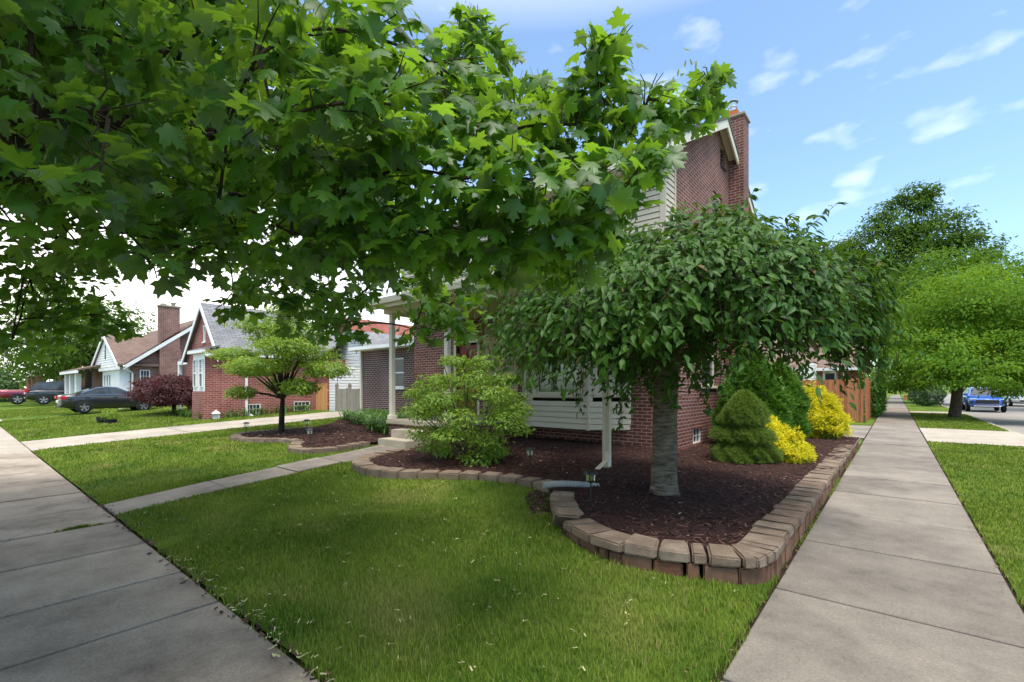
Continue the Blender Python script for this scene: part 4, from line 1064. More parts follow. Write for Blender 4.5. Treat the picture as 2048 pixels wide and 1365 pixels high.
# ---------------------------------------------------------------- foliage helpers
def nrm(a): return a / np.maximum(np.linalg.norm(a, axis=1, keepdims=True), 1e-9)
def leafcloud(name, m, tv, tf, P, N, T, S, parent, smooth=False):
    """one mesh of many leaves: template vertices tv (x across, y to the tip, z along the normal), faces tf"""
    N = nrm(N); T = nrm(T - N * (T * N).sum(1, keepdims=True)); Xv = np.cross(T, N)
    tv = np.asarray(tv, float); n = len(P); k = len(tv)
    S = np.asarray(S)[:, None, None] if np.ndim(S) else S
    V = (tv[None, :, 0:1] * Xv[:, None, :] + tv[None, :, 1:2] * T[:, None, :] + tv[None, :, 2:3] * N[:, None, :]) * S + P[:, None, :]
    lt = np.array([len(f) for f in tf]); fl = np.concatenate([np.array(f) for f in tf])
    lv = (np.arange(n)[:, None] * k + fl[None, :]).ravel()
    return np_mesh(name, V.reshape(-1, 3), lv, np.tile(lt, n), m, parent, smooth)
def maple_leaf(curl=.28, droop=.22):
    h = [(0.10, -.06), (.33, -.06), (.30, .11), (.37, .19), (.57, .29), (.50, .39), (.63, .55), (.43, .50), (.31, .57), (.17, .49), (.21, .66), (.29, .82), (.13, .80)]
    out = [(0, .02)] + h + [(0, 1.02)] + [(-x, y) for x, y in h[::-1]]
    z = lambda x, y: -curl * abs(x) ** 1.3 - droop * max(0, y - .3) ** 1.6 + .05 * math.sin(9 * y) * abs(x)
    v = [(0, .3, .03)] + [(x, y, z(x, y)) for x, y in out]; n = len(out)
    f = [(0, 1 + i, 1 + (i + 1) % n) for i in range(n)]
    b = len(v); v += [(-.012, .02, 0), (.012, .02, 0), (.012, -.42, .14), (-.012, -.42, .14)]; f.append((b, b + 1, b + 2, b + 3))
    return v, f
def maple_simple():
    h = [(.33, -.05), (.32, .15), (.60, .42), (.28, .52), (.24, .78)]
    out = [(0, .02)] + h + [(0, 1)] + [(-x, y) for x, y in h[::-1]]
    v = [(0, .3, .03)] + [(x, y, -.28 * abs(x) - .15 * y * y) for x, y in out]; n = len(out)
    return v, [(0, 1 + i, 1 + (i + 1) % n) for i in range(n)]
OVAL = ([(0, 0, 0), (.17, .22, .05), (.21, .45, .06), (.13, .75, 0), (0, 1, -.14), (-.13, .75, 0), (-.21, .45, .06), (-.17, .22, .05), (0, .45, -.015)],
        [(0, 1, 8), (1, 2, 8), (2, 3, 8), (3, 4, 8), (4, 5, 8), (5, 6, 8), (6, 7, 8), (7, 0, 8)])
OVALS = ([(0, 0, 0), (.2, .4, .05), (0, 1, -.12), (-.2, .4, .05)], [(0, 1, 2), (0, 2, 3)])
def tuft(k=5, w=.10, spread=.55):
    v = []; f = []
    for i in range(k):
        a = 2 * math.pi * i / k; dx, dz = math.cos(a) * spread, math.sin(a) * spread
        ux, uz = -math.sin(a) * w, math.cos(a) * w
        b = len(v); v += [(ux, 0, uz), (-ux, 0, -uz), (dx - ux * .3, 1, dz - uz * .3), (dx + ux * .3, 1, dz + uz * .3)]; f.append((b, b + 1, b + 2, b + 3))
    return v, f
def rdir(n):
    return nrm(rng.normal(size=(n, 3)))
def blob_points(n, c, r, shell=.45, low=-1.0):
    d = rdir(n); d = d[d[:, 2] > low]; n = len(d)
    rr = (shell + (1 - shell) * rng.rand(n)) ** .6
    return np.array(c) + d * rr[:, None] * np.array(r), d
def bez(a, b, c, n=8):
    a, b, c = Vector(a), Vector(b), Vector(c)
    return [a * (1 - t) ** 2 + b * 2 * t * (1 - t) + c * t * t for t in L(0, 1, n)]
def lumpy(d, seed, amt=.22, f=3.0):
    s = seed * 1.7
    return 1 + amt * (np.sin(d[:, 0] * f + s) * np.cos(d[:, 1] * f * 1.3 + s * 2) + .6 * np.sin(d[:, 2] * f * 1.7 + s * 3 + d[:, 0] * 2))

# ---------------------------------------------------------------- the big maple that hangs over the left of the picture
M_mleaf = leaf_mat('maple leaves', (0.020, 0.080, 0.012), (0.080, 0.185, 0.018), (0.34, 0.62, 0.030), .40, .42, back=(0.066, 0.112, 0.055), ns=1.2, spec=.4)
M_mkeys = leaf_mat('maple keys', (0.20, 0.30, 0.06), (0.30, 0.38, 0.10), (0.35, 0.45, 0.08), .3, .6)
SPR = [(-1.1,1.95,3.13,0.14),(-1.05,2.11,3.23,0.14),(-1.13,2.05,3.0,0.22),(-0.98,2.3,3.04,0.18),(-0.89,2.77,3.25,0.15),(-0.83,2.82,3.37,0.1),(-0.94,2.72,3.14,0.15),(-1.06,2.24,2.86,0.26),(-1.22,1.97,2.85,0.25),(-1.49,2.14,3.16,0.22),(-1.7,2.23,3.35,0.18),(-1.45,1.78,2.83,0.27),(-2.18,2.35,3.85,0.28),(-2.29,2.26,3.95,0.24),(-2.29,2.39,4.13,0.16),(-1.73,1.82,3.1,0.3),(-1.66,1.48,3.06,0.26),(-1.63,1.51,2.8,0.28),(-0.92,2.09,2.62,0.12),(-1.05,2.11,2.49,0.15),(-1.03,1.87,2.49,0.21),(-1.1,1.69,2.42,0.26),(-1.28,1.54,2.45,0.26),(-1.45,1.4,2.45,0.26),(-1.14,2.04,2.36,0.15),(-1.15,1.9,2.3,0.24),(-1.33,2.14,2.25,0.15),(-1.32,1.77,2.28,0.26),(-1.52,1.6,2.3,0.26),(-1.51,2.12,2.24,0.2),(-1.71,1.96,2.24,0.2),(-1.62,1.38,2.24,0.25),(-1.97,1.75,2.21,0.17),(-1.71,1.18,3.05,0.28),(-1.82,0.96,3.02,0.29),(-1.9,0.76,2.84,0.27),(-2.28,0.71,3.09,0.26),(-1.51,1.09,2.65,0.27),(-1.6,0.89,2.59,0.26),(-1.86,0.8,2.57,0.25),(-1.65,1.23,2.49,0.28),(-1.83,1.08,2.4,0.28),(-2.09,0.99,2.49,0.29),(-1.8,1.24,2.27,0.25),(-1.94,1.12,2.2,0.21),(-2.21,1.03,2.28,0.26),(-3.58,1.58,2.36,0.3),(-3.44,1.83,2.27,0.31),(-4.29,1.64,2.48,0.3),(-4.61,1.64,2.35,0.27),(-3.08,1.86,2.01,0.2),(-3.7,1.88,2.11,0.25),(-2.85,1.8,2.19,0.24),(-2.52,1.81,2.28,0.19),(-3.13,2.61,2.31,0.28),(-2.96,2.74,2.27,0.28),(-3.19,2.55,2.05,0.19),(-2.93,2.77,2.05,0.19),(-2.65,2.74,2.31,0.18),(-2.88,0.22,3.09,0.32),(-2.91,0.45,3.25,0.33),(-2.69,0.63,3.11,0.31),(-2.56,0.22,2.67,0.27),(-2.35,0.39,2.59,0.27),(-2.89,0.72,2.88,0.26),(-2.21,0.77,2.71,0.26),(-2.73,0.21,2.4,0.27),(-2.25,0.35,2.33,0.22),(-2.69,0.63,2.47,0.28),(-2.47,0.81,2.44,0.28),(-2.79,0.29,2.25,0.22),(-2.54,0.49,2.21,0.19),(-2.35,0.52,2.06,0.11),(-2.58,0.72,2.2,0.21),(-2.61,0.95,2.32,0.26),(-6.47,0.49,2.6,0.44),(-6.13,0.77,2.6,0.39),(-6.11,0.4,2.17,0.36),(-6.21,0.71,2.21,0.34),(-5.95,0.92,2.26,0.29),(-5.8,1.05,2.14,0.15),(-5.88,0.33,1.92,0.13),(-7.06,0.65,2.01,0.22),(-5.75,0.44,2.74,0.39),(-5.35,0.77,2.7,0.3)]
MP = thing('maple_tree', 'large maple with broad pointed leaves hanging over the sidewalk and lawn from the left', 'tree', (-5.2, -1.5, 0))
tk = MB()
base = Vector((-5.2, -1.5, 0)); fork = Vector((-5.15, -1.4, 2.6))
tk.tube([base + Vector((0, 0, -.1)), base + Vector((0, 0, .15)), base + Vector((.02, .02, .6)), base + Vector((.03, .05, 1.6)), fork], [.36, .27, .22, .20, .19], 14)
nodes = []
for tip, mid in (((-3.0, 1.4, 3.6), (-4.2, -.6, 3.5)), ((-1.6, 1.0, 3.3), (-3.6, -1.0, 4.0)), ((-5.6, 2.2, 3.4), (-5.6, .2, 3.5)), ((-7.8, 1.2, 3.3), (-6.6, -1.0, 3.4)), ((-4.6, .8, 5.8), (-5.0, -1, 4.6)), ((-6.5, .2, 6.2), (-5.5, -1.2, 4.8)), ((-3.4, -.6, 5.4), (-4.6, -1.4, 4.4)), ((-2.4, 2.1, 2.9), (-3.8, .2, 3.5))):
    pts = bez(fork - Vector((0, 0, .05)), mid, tip, 10)
    tk.tube(pts, list(L(.12, .018, 10)), 8); nodes += pts[2:]
for pts_, r0 in (([(-4.6, -.6, 3.1), (-3.9, .4, 3.0), (-3.1, 1.0, 3.05), (-2.75, 1.35, 2.95)], .05), ([(-3.9, .4, 3.0), (-3.3, .75, 2.75), (-2.6, 1.0, 2.55)], .035), ([(-3.1, 1.0, 3.05), (-2.9, 1.1, 3.4), (-2.85, 1.3, 3.8)], .03)):
    q = [Vector(p) for p in pts_]; pp_ = []
    for a_, b_ in zip(q[:-1], q[1:]): pp_ += [a_.lerp(b_, f_) + Vector((.02 * math.sin(9 * f_), .02 * math.cos(7 * f_), .015 * math.sin(5 * f_))) for f_ in (0, .33, .66)]
    pp_.append(q[-1]); tk.tube(pp_, list(L(r0, .010, len(pp_))), 8); nodes += pp_[3:]
tk.build('trunk', M_bark, MP, smooth=True)
spr = [tuple(s) for s in SPR]
# the rest of the crown, its unseen part widened overhead to shade the near sprays
edge = np.array((.718, .696))
for _ in range(560):
    d = rdir(1)[0]; rr = (.35 + .65 * rng.rand()) ** .7
    p = np.array((-4.4, -1.7, 5.2)) + d * rr * np.array((5.4, 4.6, 2.6))
    r = rng.uniform(.4, .65)
    if p[2] < 3.2 or (p[0] > -4.2 and p[1] + r > .95) or (p[2] < 4.2 and np.hypot(p[0], p[1]) < 2.6) or p[:2] @ edge + r > -.15: continue
    spr.append((p[0], p[1], p[2], r))
for _ in range(150):     # unseen low skirt added on the street side to block light from behind
    p = np.array((rng.uniform(-10, -1.6), rng.uniform(-4.4, -.9), rng.uniform(2.5, 4.6))); r = rng.uniform(.4, .6)
    if np.hypot(p[0], p[1]) < 2.0: continue
    spr.append((p[0], p[1], p[2], r))
for (ax, ay, az, n_, sx, sy, sz) in ((-3.4, 1.9, 3.4, 34, .9, .7, .6), (-5.2, 2.4, 3.3, 16, 1.2, .6, .5), (-7.6, 1.6, 4.0, 24, 1.0, .9, .8)):
    for _ in range(n_):
        p = np.array((ax, ay, az)) + rng.normal(size=3) * np.array((sx, sy, sz)) * .7
        r = rng.uniform(.22, .42)
        if p[2] < (2.5 if p[0] > -5.5 else 3.25) or math.hypot(p[0], p[1]) < 1.8 or p[:2] @ edge + r > -.2: continue
        spr.append((p[0], p[1], p[2], r))
tw = MB(); LP = []; LD = []; LC = []
fk = np.array(fork)
nodes_np = np.array([tuple(q) for q in nodes]); nd = np.linalg.norm(nodes_np - fk, axis=1)
for (x, y, z, r) in sorted(spr, key=lambda q: (q[0] - fk[0]) ** 2 + (q[1] - fk[1]) ** 2 + (q[2] - fk[2]) ** 2):
    c = np.array((x, y, z)); dcn = np.linalg.norm(c - fk)
    cost = np.linalg.norm(nodes_np - c, axis=1) + 10.0 * (nd > dcn)
    a = Vector(nodes_np[np.argmin(cost)]); b = Vector(c); ln = (b - a).length
    nodes_np = np.vstack([nodes_np, c]); nd = np.append(nd, dcn)
    pts = bez(a, (a + b) / 2 + Vector((0, 0, .10 * ln)), b, 6)
    tw.tube(pts, list(L(min(.016, .006 + .006 * ln), .005, 6)), 5, cap=False)
    for _ in range(5):
        e = b + Vector(rdir(1)[0] * np.array((r, r, r * .6)) * .9)
        tw.tube([b - (b - a).normalized() * r * .3, (b + e) / 2 + Vector((0, 0, .02)), e], [.004, .003, .002], 4, cap=False)
    n = int(np.clip(860 * r * r + 10, 16, 260) * (.6 if z < 2.85 and math.hypot(x, y) > 2.9 else .68 if y < 1.0 and math.hypot(x, y) < 2.9 and z < 4 else 1))
    p, d = blob_points(n, c, (r * .95, r * .95, r * .68), .2)
    p[:, 2] -= .25 * r * ((p[:, 0] - x) ** 2 + (p[:, 1] - y) ** 2) / (r * r)
    LP.append(p); LD.append(d)
tw.build('branch', M_twig, MP)
LP = np.concatenate(LP); LD = np.concatenate(LD)
dc = np.hypot(np.hypot(LP[:, 0], LP[:, 1]), LP[:, 2] - 1.55)
k = dc > 1.15; LP, LD = LP[k], LD[k]; n = len(LP)
N = np.array((.05, -.18, .75)) + LD * np.array((.55, .55, .25)) + rng.normal(size=(n, 3)) * .5
hor = LD * np.array((1, 1, 0)) + rng.normal(size=(n, 3)) * np.array((.6, .6, .15)); T = nrm(hor) + np.array((0, 0, -.75))
S = rng.uniform(.062, .122, n)
dc = dc[dc > 1.15]
nr = dc < 4.2
v_, f_ = maple_leaf(); leafcloud('crown', M_mleaf, v_, f_, LP[nr], N[nr], T[nr], S[nr], MP)
fr_ = ~nr
v_, f_ = maple_simple(); leafcloud('crown', M_mleaf, v_, f_, LP[fr_], N[fr_], T[fr_], S[fr_], MP)
# hanging bunches of winged keys
KP = []; 
for (x, y, z, r) in spr[:60]:
    if rng.rand() < .55:
        q = np.array((x, y, z - r * .3)) + rng.normal(size=(1, 3)) * r * .45
        KP.append(q + rng.normal(size=(14, 3)) * np.array((.035, .035, .04)))
KP = np.concatenate(KP); n = len(KP)
leafcloud('seed_keys', M_mkeys, [(0, 0, 0), (.16, .3, .0), (.2, .8, 0), (.05, 1, 0), (-.05, .5, 0)], [(0, 1, 2, 3, 4)], KP, rdir(n), rdir(n) * .8 + np.array((0, 0, -.7)), rng.uniform(.03, .045, n), MP)

# ---------------------------------------------------------------- the weeping cherry
M_cleaf = leaf_mat('cherry leaves', (0.018, 0.070, 0.009), (0.060, 0.145, 0.014), (0.17, 0.32, 0.02), .22, .45, back=(0.050, 0.105, 0.026), ns=1.6, spec=.2, odd=((0.14, 0.10, 0.035), .992))
CH = thing('cherry_tree', 'weeping cherry with umbrella crown and thick grey trunk in the walled bed', 'tree', (-2.16, 5.5, .2))
tc_ = MB(); cb = Vector((-2.16, 5.5, .15))
tc_.tube([cb + Vector((0, 0, -.1)), cb + Vector((0, 0, .02)), cb + Vector((0, 0, .12)), cb + Vector((.0, .0, .22)), cb + Vector((.0, .0, .4)), cb + Vector((.01, .0, .6)), cb + Vector((.01, .0, .8)), cb + Vector((.02, .0, 1.0)), cb + Vector((.02, 0, 1.2)), cb + Vector((.03, 0, 1.45)), cb + Vector((.04, .02, 1.75)), cb + Vector((.05, .02, 2.05))], [.25, .215, .178, .158, .149, .145, .143, .141, .141, .147, .16, .12], 24)
top = cb + Vector((.04, .02, 1.85))
rng = np.random.RandomState(5)
LPc = []; LTc = []; strand = MB()
ctr = np.array((-2.05, 5.55))
def crown_r(a):      # the umbrella is wider towards the sidewalk and back
    return 1.80 + .20 * math.cos(a - 3.8) + .14 * math.sin(3 * a + 1) + .08 * math.sin(7 * a)
def dome(rf, a): return 3.20 + .16 * rf * math.cos(a - .7) + .06 * math.sin(2.0 * a + 2.2) + .07 * math.sin(5 * a) + .11 * math.sin(7 * rf + 3 * a) * math.cos(4 * a + 5 * rf) - .80 * rf ** 2.2 + .18 * math.exp(-(rf / .5) ** 2)
for i in range(22):
    a = 2 * math.pi * (i + rng.uniform(-.3, .3)) / 22; rf = rng.uniform(.45, .95); Rr_ = crown_r(a) * rf
    e = Vector((ctr[0] + math.cos(a) * Rr_, ctr[1] + math.sin(a) * Rr_, dome(rf, a) - .1))
    mid = top.lerp(e, .45) + Vector((0, 0, .75))
    tc_.tube(bez(top - Vector((0, 0, .1)), mid, e, 9), list(L(.055, .010, 9)), 6, cap=False)
tko = tc_.build('trunk', M_barkc, CH, smooth=True)
for v in tko.data.vertices:
    dx, dy, dz = v.co.x - cb.x, v.co.y - cb.y, v.co.z - cb.z
    if dz < 1.6 and math.hypot(dx, dy) < .4:
        a_ = math.atan2(dy, dx); k_ = 1 + .30 * math.exp(-max(dz, 0) / .09) * math.cos(5 * a_ + .6) + .035 * math.sin(3 * a_ + dz * 3) + .03 * math.sin(dz * 11 + a_)
        v.co.x, v.co.y = cb.x + dx * k_, cb.y + dy * k_
ns = 1950
for i in range(ns):
    a = rng.uniform(0, 2 * math.pi); rf = rng.rand() ** .45; Rr_ = crown_r(a) * rf
    x0, y0 = ctr[0] + math.cos(a) * Rr_, ctr[1] + math.sin(a) * Rr_
    z0 = dome(rf, a) + rng.uniform(-.10, .10) - (rng.uniform(.2, .75) if rng.rand() < .5 else 0)
    out = np.array((math.cos(a + rng.normal() * .4), math.sin(a + rng.normal() * .4)))
    zend = 2.04 + .06 * math.cos(a - .7) + .14 * math.sin(5 * a + .5) + .10 * math.sin(11 * a) + rng.uniform(-.22, .4)
    z0 = max(z0, zend + .2)
    if rf > .75 and rng.rand() < .10: zend = rng.uniform(1.35, 1.75)
    if rf < .35 and rng.rand() < .25: zend = rng.uniform(1.0, 1.6)
    ln = max(.18, min(z0 - zend, rng.uniform(.30, .95)))
    nst = max(5, int(ln / .045))
    ph = rng.uniform(0, 6.28); reach = rng.uniform(.15, .45)
    pts = []
    for k in range(nst):
        t_ = k / (nst - 1)
        px = x0 + out[0] * reach * math.sin(t_ * 1.5) + .03 * math.sin(t_ * 9 + ph); py = y0 + out[1] * reach * math.sin(t_ * 1.5) + .03 * math.cos(t_ * 8 + ph)
        pz = z0 + .20 * math.sin(t_ * 3.1) * (1 - t_) - ln * t_ ** 1.6
        pts.append((px, py, pz))
    if i % 3 == 0: strand.tube(pts[::3] + [pts[-1]], .0035, 3, cap=False)
    for k, q in enumerate(pts):
        for _ in range(1 if rng.rand() < .4 else 2):
            LPc.append(np.array(q) + rng.normal(size=3) * .03)
            LTc.append((out[0] * .6 + rng.normal() * .55, out[1] * .6 + rng.normal() * .55, -.35 - .55 * (k / nst) + rng.normal() * .28))
for i in range(120):      # one heavy bough drooping on the sidewalk side, short strands hiding the head of the trunk
    if i < 50: x0, y0, z0, ln = -.36 + rng.normal() * .16, 6.35 + rng.normal() * .22, 2.5 + rng.normal() * .15, rng.uniform(.35, .85)
    else: x0, y0, z0, ln = -2.15 + rng.normal() * .55, 5.3 + rng.normal() * .42, 2.35, rng.uniform(.35, .85) + (rng.uniform(.2, .6) if i % 3 == 0 else 0)
    nst = int(ln / .045)
    for k in range(nst):
        for _ in range(2):
            LPc.append(np.array((x0 + .02 * math.sin(k), y0 + .02 * math.cos(k * 1.3), z0 - ln * k / nst)) + rng.normal(size=3) * .03)
            LTc.append((rng.normal() * .6, rng.normal() * .6, -.8 + rng.normal() * .25))
    strand.tube([(x0, y0, z0), (x0 + .02, y0, z0 - ln * .5), (x0, y0, z0 - ln)], .0035, 3, cap=False)
# a few upright water shoots poking above the crown
for (sx, sy, sz, n_) in ((-.75, 5.7, 3.18, 9), (-.35, 6.2, 3.0, 8), (-2.7, 5.2, 3.45, 8), (-1.2, 4.6, 3.12, 7), (-.2, 5.2, 2.75, 9), (.1, 6.0, 2.85, 8)):
    for k in range(n_):
        q = np.array((sx + .035 * k, sy, sz + .045 * k - .002 * k * k)); LPc.append(q); LTc.append((rng.normal() * .6 + .3, rng.normal() * .6, -.35))
        LPc.append(q); LTc.append((rng.normal() * .6, rng.normal() * .6 - .3, -.45))
    strand.tube([(sx - .1, sy, sz - .25), (sx, sy, sz), (sx + .035 * n_, sy, sz + .045 * n_ - .002 * n_ * n_)], [.005, .004, .002], 4, cap=False)
strand.build('branch', M_twig, CH)
LPc = np.array(LPc); LTc = np.array(LTc); n = len(LPc)
Nn = (LPc - np.array((ctr[0], ctr[1], 1.6))) * np.array((.35, .35, .12)) + np.array((0, -.1, .55)) + rng.normal(size=(n, 3)) * .36
leafcloud('crown', M_cleaf, *OVAL, LPc, Nn, LTc, rng.uniform(.07, .122, n), CH)

# ---------------------------------------------------------------- shrubs
def clump_shrub(name, label, cat, c, m, parts, tmpl, size, stems=0, upright=.3, shell=.55, nup=.5, stem_m=None, base_z=None, trunk=None, jag=.1, group=None):
    """parts: list of (dx, dy, dz, rx, ry, rz, n) leaf clumps"""
    root = thing(name, label, cat, c, 0, group)
    P = []; Dd = []
    for (dx, dy, dz, rx, ry, rz, n) in parts:
        p, d = blob_points(n, (c[0] + dx, c[1] + dy, c[2] + dz), (1, 1, 1), shell)
        cc_ = np.array((c[0] + dx, c[1] + dy, c[2] + dz)); rel = p - cc_
        lm = lumpy(d, dx * 3 + dy * 7 + dz * 5, jag * 2, 4.5)[:, None] * (1 + rng.normal(size=(len(p), 1)) * jag * .5)
        p = cc_ + rel * lm * np.array((rx, ry, rz)); P.append(p); Dd.append(d)
    P = np.concatenate(P); Dd = np.concatenate(Dd)
    k = P[:, 2] > c[2] + .01; P, Dd = P[k], Dd[k]; n = len(P)
    N = Dd * np.array((.8, .8, .5)) + np.array((0, 0, nup)) + rng.normal(size=(n, 3)) * .45
    T = Dd * np.array((1, 1, .3)) + np.array((0, 0, upright)) + rng.normal(size=(n, 3)) * .45
    st = MB()
    if trunk: st.tube(*trunk)
    for i in range(stems):
        q = parts[i % len(parts)]; e = Vector((c[0] + q[0] + rng.uniform(-.5, .5) * q[3], c[1] + q[1] + rng.uniform(-.5, .5) * q[4], c[2] + q[2] + rng.uniform(-.2, .5) * q[5]))
        b0 = Vector(c) + Vector((rng.uniform(-.06, .06), rng.uniform(-.06, .06), -.05)) if not trunk else Vector(trunk[0][-1])
        mid = b0.lerp(e, .5) + Vector((0, 0, .1 if trunk else .15)); rr = .018 if not trunk else trunk[1][-1] * .6
        st.tube(bez(b0, mid, e, 6), list(L(rr, .005, 6)), 5, cap=False)
    if st.v: st.build('trunk' if trunk else 'stem', stem_m or M_barkd, root, smooth=True)
    leafcloud('crown' if trunk else 'foliage', m, *tmpl, P, N, T, rng.uniform(size[0], size[1], n), root)
    return root
M_lime = leaf_mat('lime shrub leaves', (0.075, 0.17, 0.016), (0.19, 0.31, 0.028), (0.42, 0.60, 0.05), .34, .42, back=(.11, .18, .05))
M_lime2 = leaf_mat('dogwood leaves', (0.085, 0.18, 0.014), (0.22, 0.34, 0.03), (0.48, 0.66, 0.05), .36, .4, back=(.08, .14, .05), odd=((0.26, 0.13, 0.05), .975))
M_spruce = leaf_mat('dwarf spruce needles', (0.068, 0.140, 0.014), (0.180, 0.265, 0.032), (0.24, 0.34, 0.03), .16, .6, odd=((0.20, 0.11, 0.05), .985))
M_arb = leaf_mat('arborvitae sprays', (0.040, 0.135, 0.014), (0.120, 0.265, 0.022), (0.2, 0.36, 0.03), .2, .5)
M_gold = leaf_mat('golden foliage', (0.44, 0.44, 0.012), (0.84, 0.74, 0.020), (0.90, 0.80, 0.03), .30, .5)
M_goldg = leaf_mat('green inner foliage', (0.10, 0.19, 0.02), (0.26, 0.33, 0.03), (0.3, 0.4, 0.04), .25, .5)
M_lily = leaf_mat('daylily leaves', (0.050, 0.13, 0.022), (0.13, 0.24, 0.045), (0.18, 0.32, 0.05), .22, .4)
M_redm = leaf_mat('dark red maple leaves', (0.040, 0.010, 0.012), (0.100, 0.026, 0.026), (0.20, 0.03, 0.03), .25, .5)
M_box = leaf_mat('boxwood leaves', (0.028, 0.075, 0.012), (0.065, 0.135, 0.022), (0.1, 0.2, 0.03), .15, .45)
# layered lime bush in front of the porch: flat shelves of leaves
pp = []
for (dz, rr, n_) in ((.22, .65, 5), (.55, .95, 6), (.88, 1.2, 9), (1.18, 1.05, 7), (1.5, .75, 5), (1.75, .4, 3)):
    for k in range(n_):
        a = 2 * math.pi * (k + .4 * rng.rand()) / n_ + dz; rad = rr * rng.uniform(.7, 1.05)
        pp.append((math.cos(a) * rad, math.sin(a) * rad * .8, dz + rng.uniform(-.1, .1), rng.uniform(.26, .40), rng.uniform(.26, .40), rng.uniform(.10, .17), 390))
pp += [(0, 0, .9, .6, .55, .7, 350)]
clump_shrub('leafy_shrub', 'bright lime green layered shrub in front of the porch beside the steps', 'shrub', (-5.85, 5.85, .22), M_lime, pp, OVAL, (.045, .085), stems=34, upright=.12, shell=.3, nup=.8)
# small dogwood-like tree in the left bed
pp = []
for (dx, dy, dz, r_, h_, n_) in ((-1.5, -.5, 2.25, .62, .16, 650), (-.9, .3, 2.65, .65, .18, 650), (-.3, -.3, 3.0, .7, .25, 700), (.5, .2, 2.8, .75, .28, 800), (1.0, -.3, 2.3, .7, .22, 750), (1.3, .5, 1.75, .6, .2, 650), (.3, -.6, 1.85, .75, .2, 800), (-.5, -.5, 1.8, .6, .2, 650), (-.7, .4, 1.4, .5, .25, 450), (1.0, .0, 1.3, .45, .2, 420), (.2, .6, 2.2, .7, .3, 700), (0.4, 0.1, 3.4, .6, .25, 600), (-.55, -.7, 1.15, .35, .16, 260)):
    pp.append((dx * 1.12, dy * 1.1, dz, r_ * 1.2, r_ * 1.1, h_ * 1.2, int(n_ * 2.4)))
clump_shrub('small_tree', 'small yellow green tree with tiers of leaves in the left mulch bed', 'tree', (-13.05, 5.8, .28), M_lime2, pp, OVAL, (.06, .11), stems=26, upright=.0, shell=.3, nup=.9,
            trunk=([(-13.05, 5.8, .15), (-13.04, 5.8, .3), (-13.0, 5.8, .8), (-12.95, 5.8, 1.25)], [.12, .085, .07, .055], 10), stem_m=M_bark)
# Japanese maple in front of the bright brick house
pp = [(dx * 1.15 - .3, dy, dz, r_ * 1.15, r_ * 1.1, h_ * 1.1, n_ * 2) for (dx, dy, dz, r_, h_, n_) in ((-1.2, 0, 1.05, .8, .35, 1200), (-.5, -.3, 1.45, .9, .35, 1300), (.3, .2, 1.55, .9, .35, 1300), (1.0, -.1, 1.35, .85, .35, 1200), (1.6, .1, .95, .6, .4, 900), (-1.7, .2, .75, .55, .35, 800), (0, -.7, 1.05, .9, .4, 1100), (.8, -.6, .85, .6, .3, 600))]
clump_shrub('japanese_maple', 'low spreading dark red maple on the lawn before the bright brick house', 'tree', (-25.9, 6.6, .26), M_redm, pp, OVALS, (.08, .15), stems=14, upright=-.2, shell=.4, nup=.5,
            trunk=([(-25.8, 6.6, .2), (-25.8, 6.6, .5), (-25.85, 6.6, .85)], [.11, .09, .07], 8), stem_m=M_bark)
# dwarf conical spruce: stacked wavy tiers
def conifer(name, label, c, tiers, m, tmpl, size, n, cat='shrub', up=.4, jag=.06, noise_f=9):
    root = thing(name, label, cat, c)
    zt = np.array([q[0] for q in tiers]); rt = np.array([q[1] for q in tiers])
    z = rng.rand(n * 3) * zt[-1]; r = np.interp(z, zt, rt); k = rng.rand(n * 3) < (r + .04) / rt.max(); z, r = z[k][:n], r[k][:n]; n = len(z)
    a = rng.uniform(0, 2 * np.pi, n)
    wob = 1 + .10 * np.sin(a * 3 + z * 7) + .07 * np.sin(a * noise_f + z * 13) + .06 * np.sin(a * 17 + z * 29)
    rr = r * wob * (1 - .35 * rng.rand(n) ** 2.5) + rng.normal(size=n) * jag * .3
    P = np.stack([c[0] + np.cos(a) * rr, c[1] + np.sin(a) * rr, c[2] + z], 1)
    Dd = np.stack([np.cos(a), np.sin(a), np.zeros(n)], 1)
    T = Dd + np.array((0, 0, up)) + rng.normal(size=(n, 3)) * .35
    MB().tube([(c[0], c[1], c[2] - .1), (c[0], c[1], c[2] + zt[-1] * .85)], [.05, .01], 6).build('stem', M_barkd, root)
    leafcloud('foliage', m, *tmpl, P, np.cross(Dd, rdir(n)) + Dd * .2, T, rng.uniform(size[0], size[1], n), root)
    return root
conifer('dwarf_spruce', 'small tiered dwarf spruce growing in the bed right of the cherry trunk', (-2.13, 9.2, .2), [(0, .34), (.08, .52), (.26, .50), (.36, .33), (.44, .50), (.58, .44), (.66, .26), (.74, .38), (.98, .30), (1.14, .19), (1.26, .07), (1.29, .02)], M_spruce, tuft(7, .05, .6), (.028, .055), 17000, up=.4, jag=.06)
for (x, y, h_, r_, lab) in ((-2.45, 11.4, 1.9, .68, 'arborvitae shrub nearest the dwarf spruce, deep green and feathery'), (-2.3, 13.2, 1.95, .6, 'narrower arborvitae shrub standing just before the golden shrub'), (-2.75, 12.4, 2.35, .55, 'tall arborvitae shrub against the brick side wall')):
    conifer('arborvitae', lab, (x, y, .2), [(0, r_ * .75), (.3, r_), (h_ * .5, r_ * .95), (h_ * .75, r_ * .7), (h_ * .93, r_ * .35), (h_, .03)], M_arb, tuft(4, .12, .28), (.07, .12), 9000, up=1.3, jag=.12)
